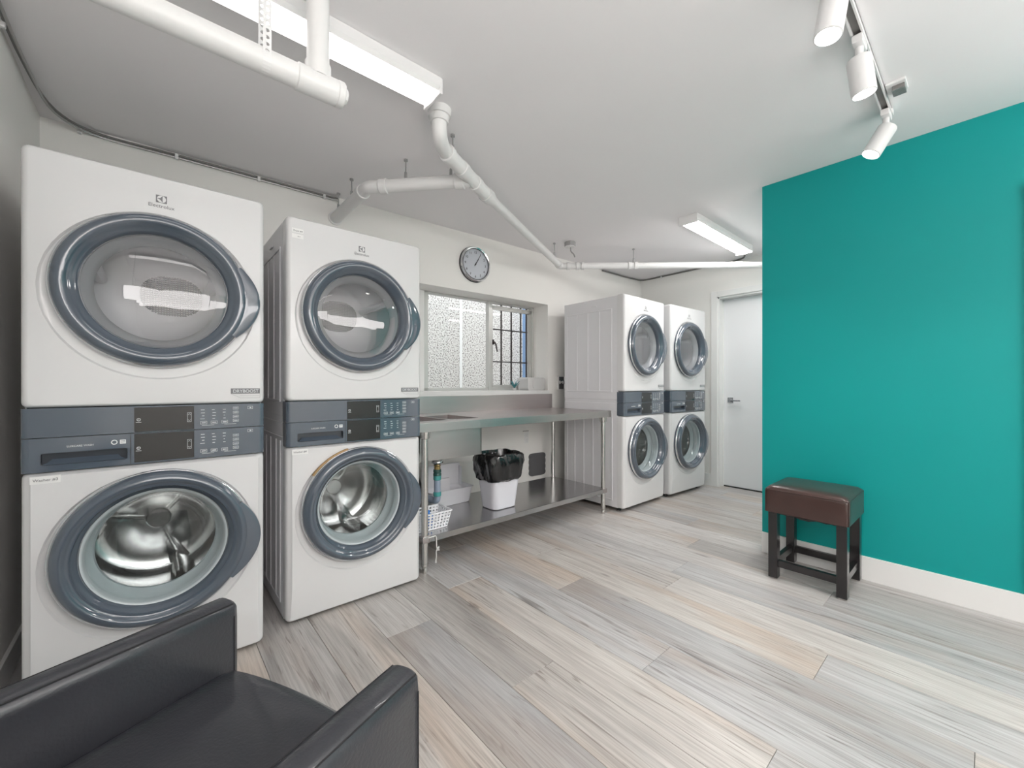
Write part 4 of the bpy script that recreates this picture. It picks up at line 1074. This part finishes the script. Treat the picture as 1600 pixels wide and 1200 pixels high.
mb = MB(); rl = random.Random(4); top = []; bot = []
for k in range(14):
    x = 0.012; y = 0.06 + 0.26 * k / 13; top.append((x, y, 0.390)); bot.append((x + 0.002, y, 0.384 - rl.uniform(0.0, 0.012)))
mb.grid([top, bot], closed=False)
mb.build('torn_lining', 'rubber_black', st)
lw = 0.050
for x in (0.012, sw - lw - 0.006):
    for y in (0.012, sd - lw - 0.012):
        lg = MB().box(x, x + lw, y, y + lw * 0.92, 0.008, 0.388, bevel=0.002).build('leg', 'dark_wood', st)
        MB().box(x + 0.006, x + lw - 0.006, y + 0.006, y + lw - 0.010, 0.0005, 0.009, bevel=0.002).build('glide', 'nylon_glide', lg)
for q in ((0.025, 0.050, 0.05, sd - 0.05), (sw - 0.045, sw - 0.020, 0.05, sd - 0.05)):
    MB().box(q[0], q[1], q[2], q[3], 0.072, 0.112, bevel=0.002).build('stretcher', 'dark_wood', st)
for q in ((0.05, sw - 0.05, 0.022, 0.047), (0.05, sw - 0.05, sd - 0.050, sd - 0.025)):
    MB().box(q[0], q[1], q[2], q[3], 0.072, 0.112, bevel=0.002).build('stretcher', 'dark_wood', st)

# ------------------------------------------------------------------ armchair (seen from behind its seat)
ARM, SEAT = 0.62, 0.486
hw = 0.302
ac = empty('leather_armchair', (0.244, 0.938, 0), R(23.0) - PI / 2)   # local +y is the way the chair faces, +x its right arm side
tag(ac, 'black leather armchair in the left foreground facing into the room', 'armchair')
def arm(sx, nm='armrest'):
    mb = MB(); T = 0.068
    x1 = sx * hw; x0_ = sx * (hw - T)
    a, b = min(x0_, x1), max(x0_, x1)
    secs = []
    for y, dz in ((0.0, 0.0), (-0.012, 0.0), (-0.25, 0.004), (-0.46, 0.008)):
        i = 0.010 if y == 0.0 else 0.0
        ring = [(a + i, y, 0.17 + i)]
        ring += [(a + i, y, ARM - 0.03 + dz - i)]
        for k in range(1, 8):
            t = PI - PI * k / 8; cxm = (a + b) / 2; h = (b - a) / 2 - i
            ring.append((cxm + h * math.cos(t), y, ARM - 0.026 + dz + (0.026 - i) * math.sin(t) ** 0.8))
        ring += [(b - i, y, ARM - 0.03 + dz - i), (b - i, y, 0.17 + i)]
        secs.append(ring)
    mb.grid(secs, cap0=True, cap1=True)
    o = mb.build(nm, 'black_leather', ac, smooth=0.9)
    mb = MB()
    for xs in (a, b):
        mb.tube([(xs, -0.012, 0.18), (xs, -0.012, ARM - 0.034)], 0.0010, seg=6)
        mb.tube([(xs + (0.008 if xs < (a + b) / 2 else -0.008), -0.01, ARM - 0.008), (xs + (0.008 if xs < (a + b) / 2 else -0.008), -0.45, ARM + 0.001)], 0.0016, seg=6)
    mb.build('seam', 'stitch', o)
    return o
arm(-1); arm(1)
mb = MB(); hi = hw - 0.069; rows = []
ny, nx = 18, 14
for j in range(ny + 1):
    v = j / ny; row = []
    for i in range(nx + 1):
        u = i / nx * 2 - 1
        y = -0.012 + 0.020 * (1 - u * u) - v * 0.44
        crown = 0.016 * (1 - u ** 4) * min(1, 4 * v + 0.2)
        edge = 0.022 * max(0, 1 - v * 14) ** 2 + 0.012 * max(0, abs(u) - 0.93) / 0.07
        row.append((u * hi, y, SEAT - 0.006 + crown - edge))
    rows.append(row)
front = [(x, y - 0.004, 0.30) for x, y, z in rows[0]]
mid = [(x, y + 0.004, z - 0.02) for x, y, z in rows[0]]
mb.grid([front, mid] + rows, closed=False)
mb.build('seat_cushion', 'black_leather', ac, smooth=1.0)
MB().box(-hi, hi, -0.43, -0.02, 0.17, 0.31, bevel=0.008).build('seat_base', 'black_leather', ac)
M = Matrix.Translation((0, -0.43, 0.17)) @ Matrix.Rotation(R(8), 4, 'X')
MB().box(-hw, hw, -0.07, 0.0, 0, 0.62, bevel=0.03, seg=4, M=M).build('backrest', 'black_leather', ac)
for x in (-hw + 0.03, hw - 0.03):
    for y in (-0.04, -0.44):
        MB().cyl((x, y, 0.001), (x, y, 0.175), 0.014, 0.022, seg=14).build('leg', 'dark_wood', ac)
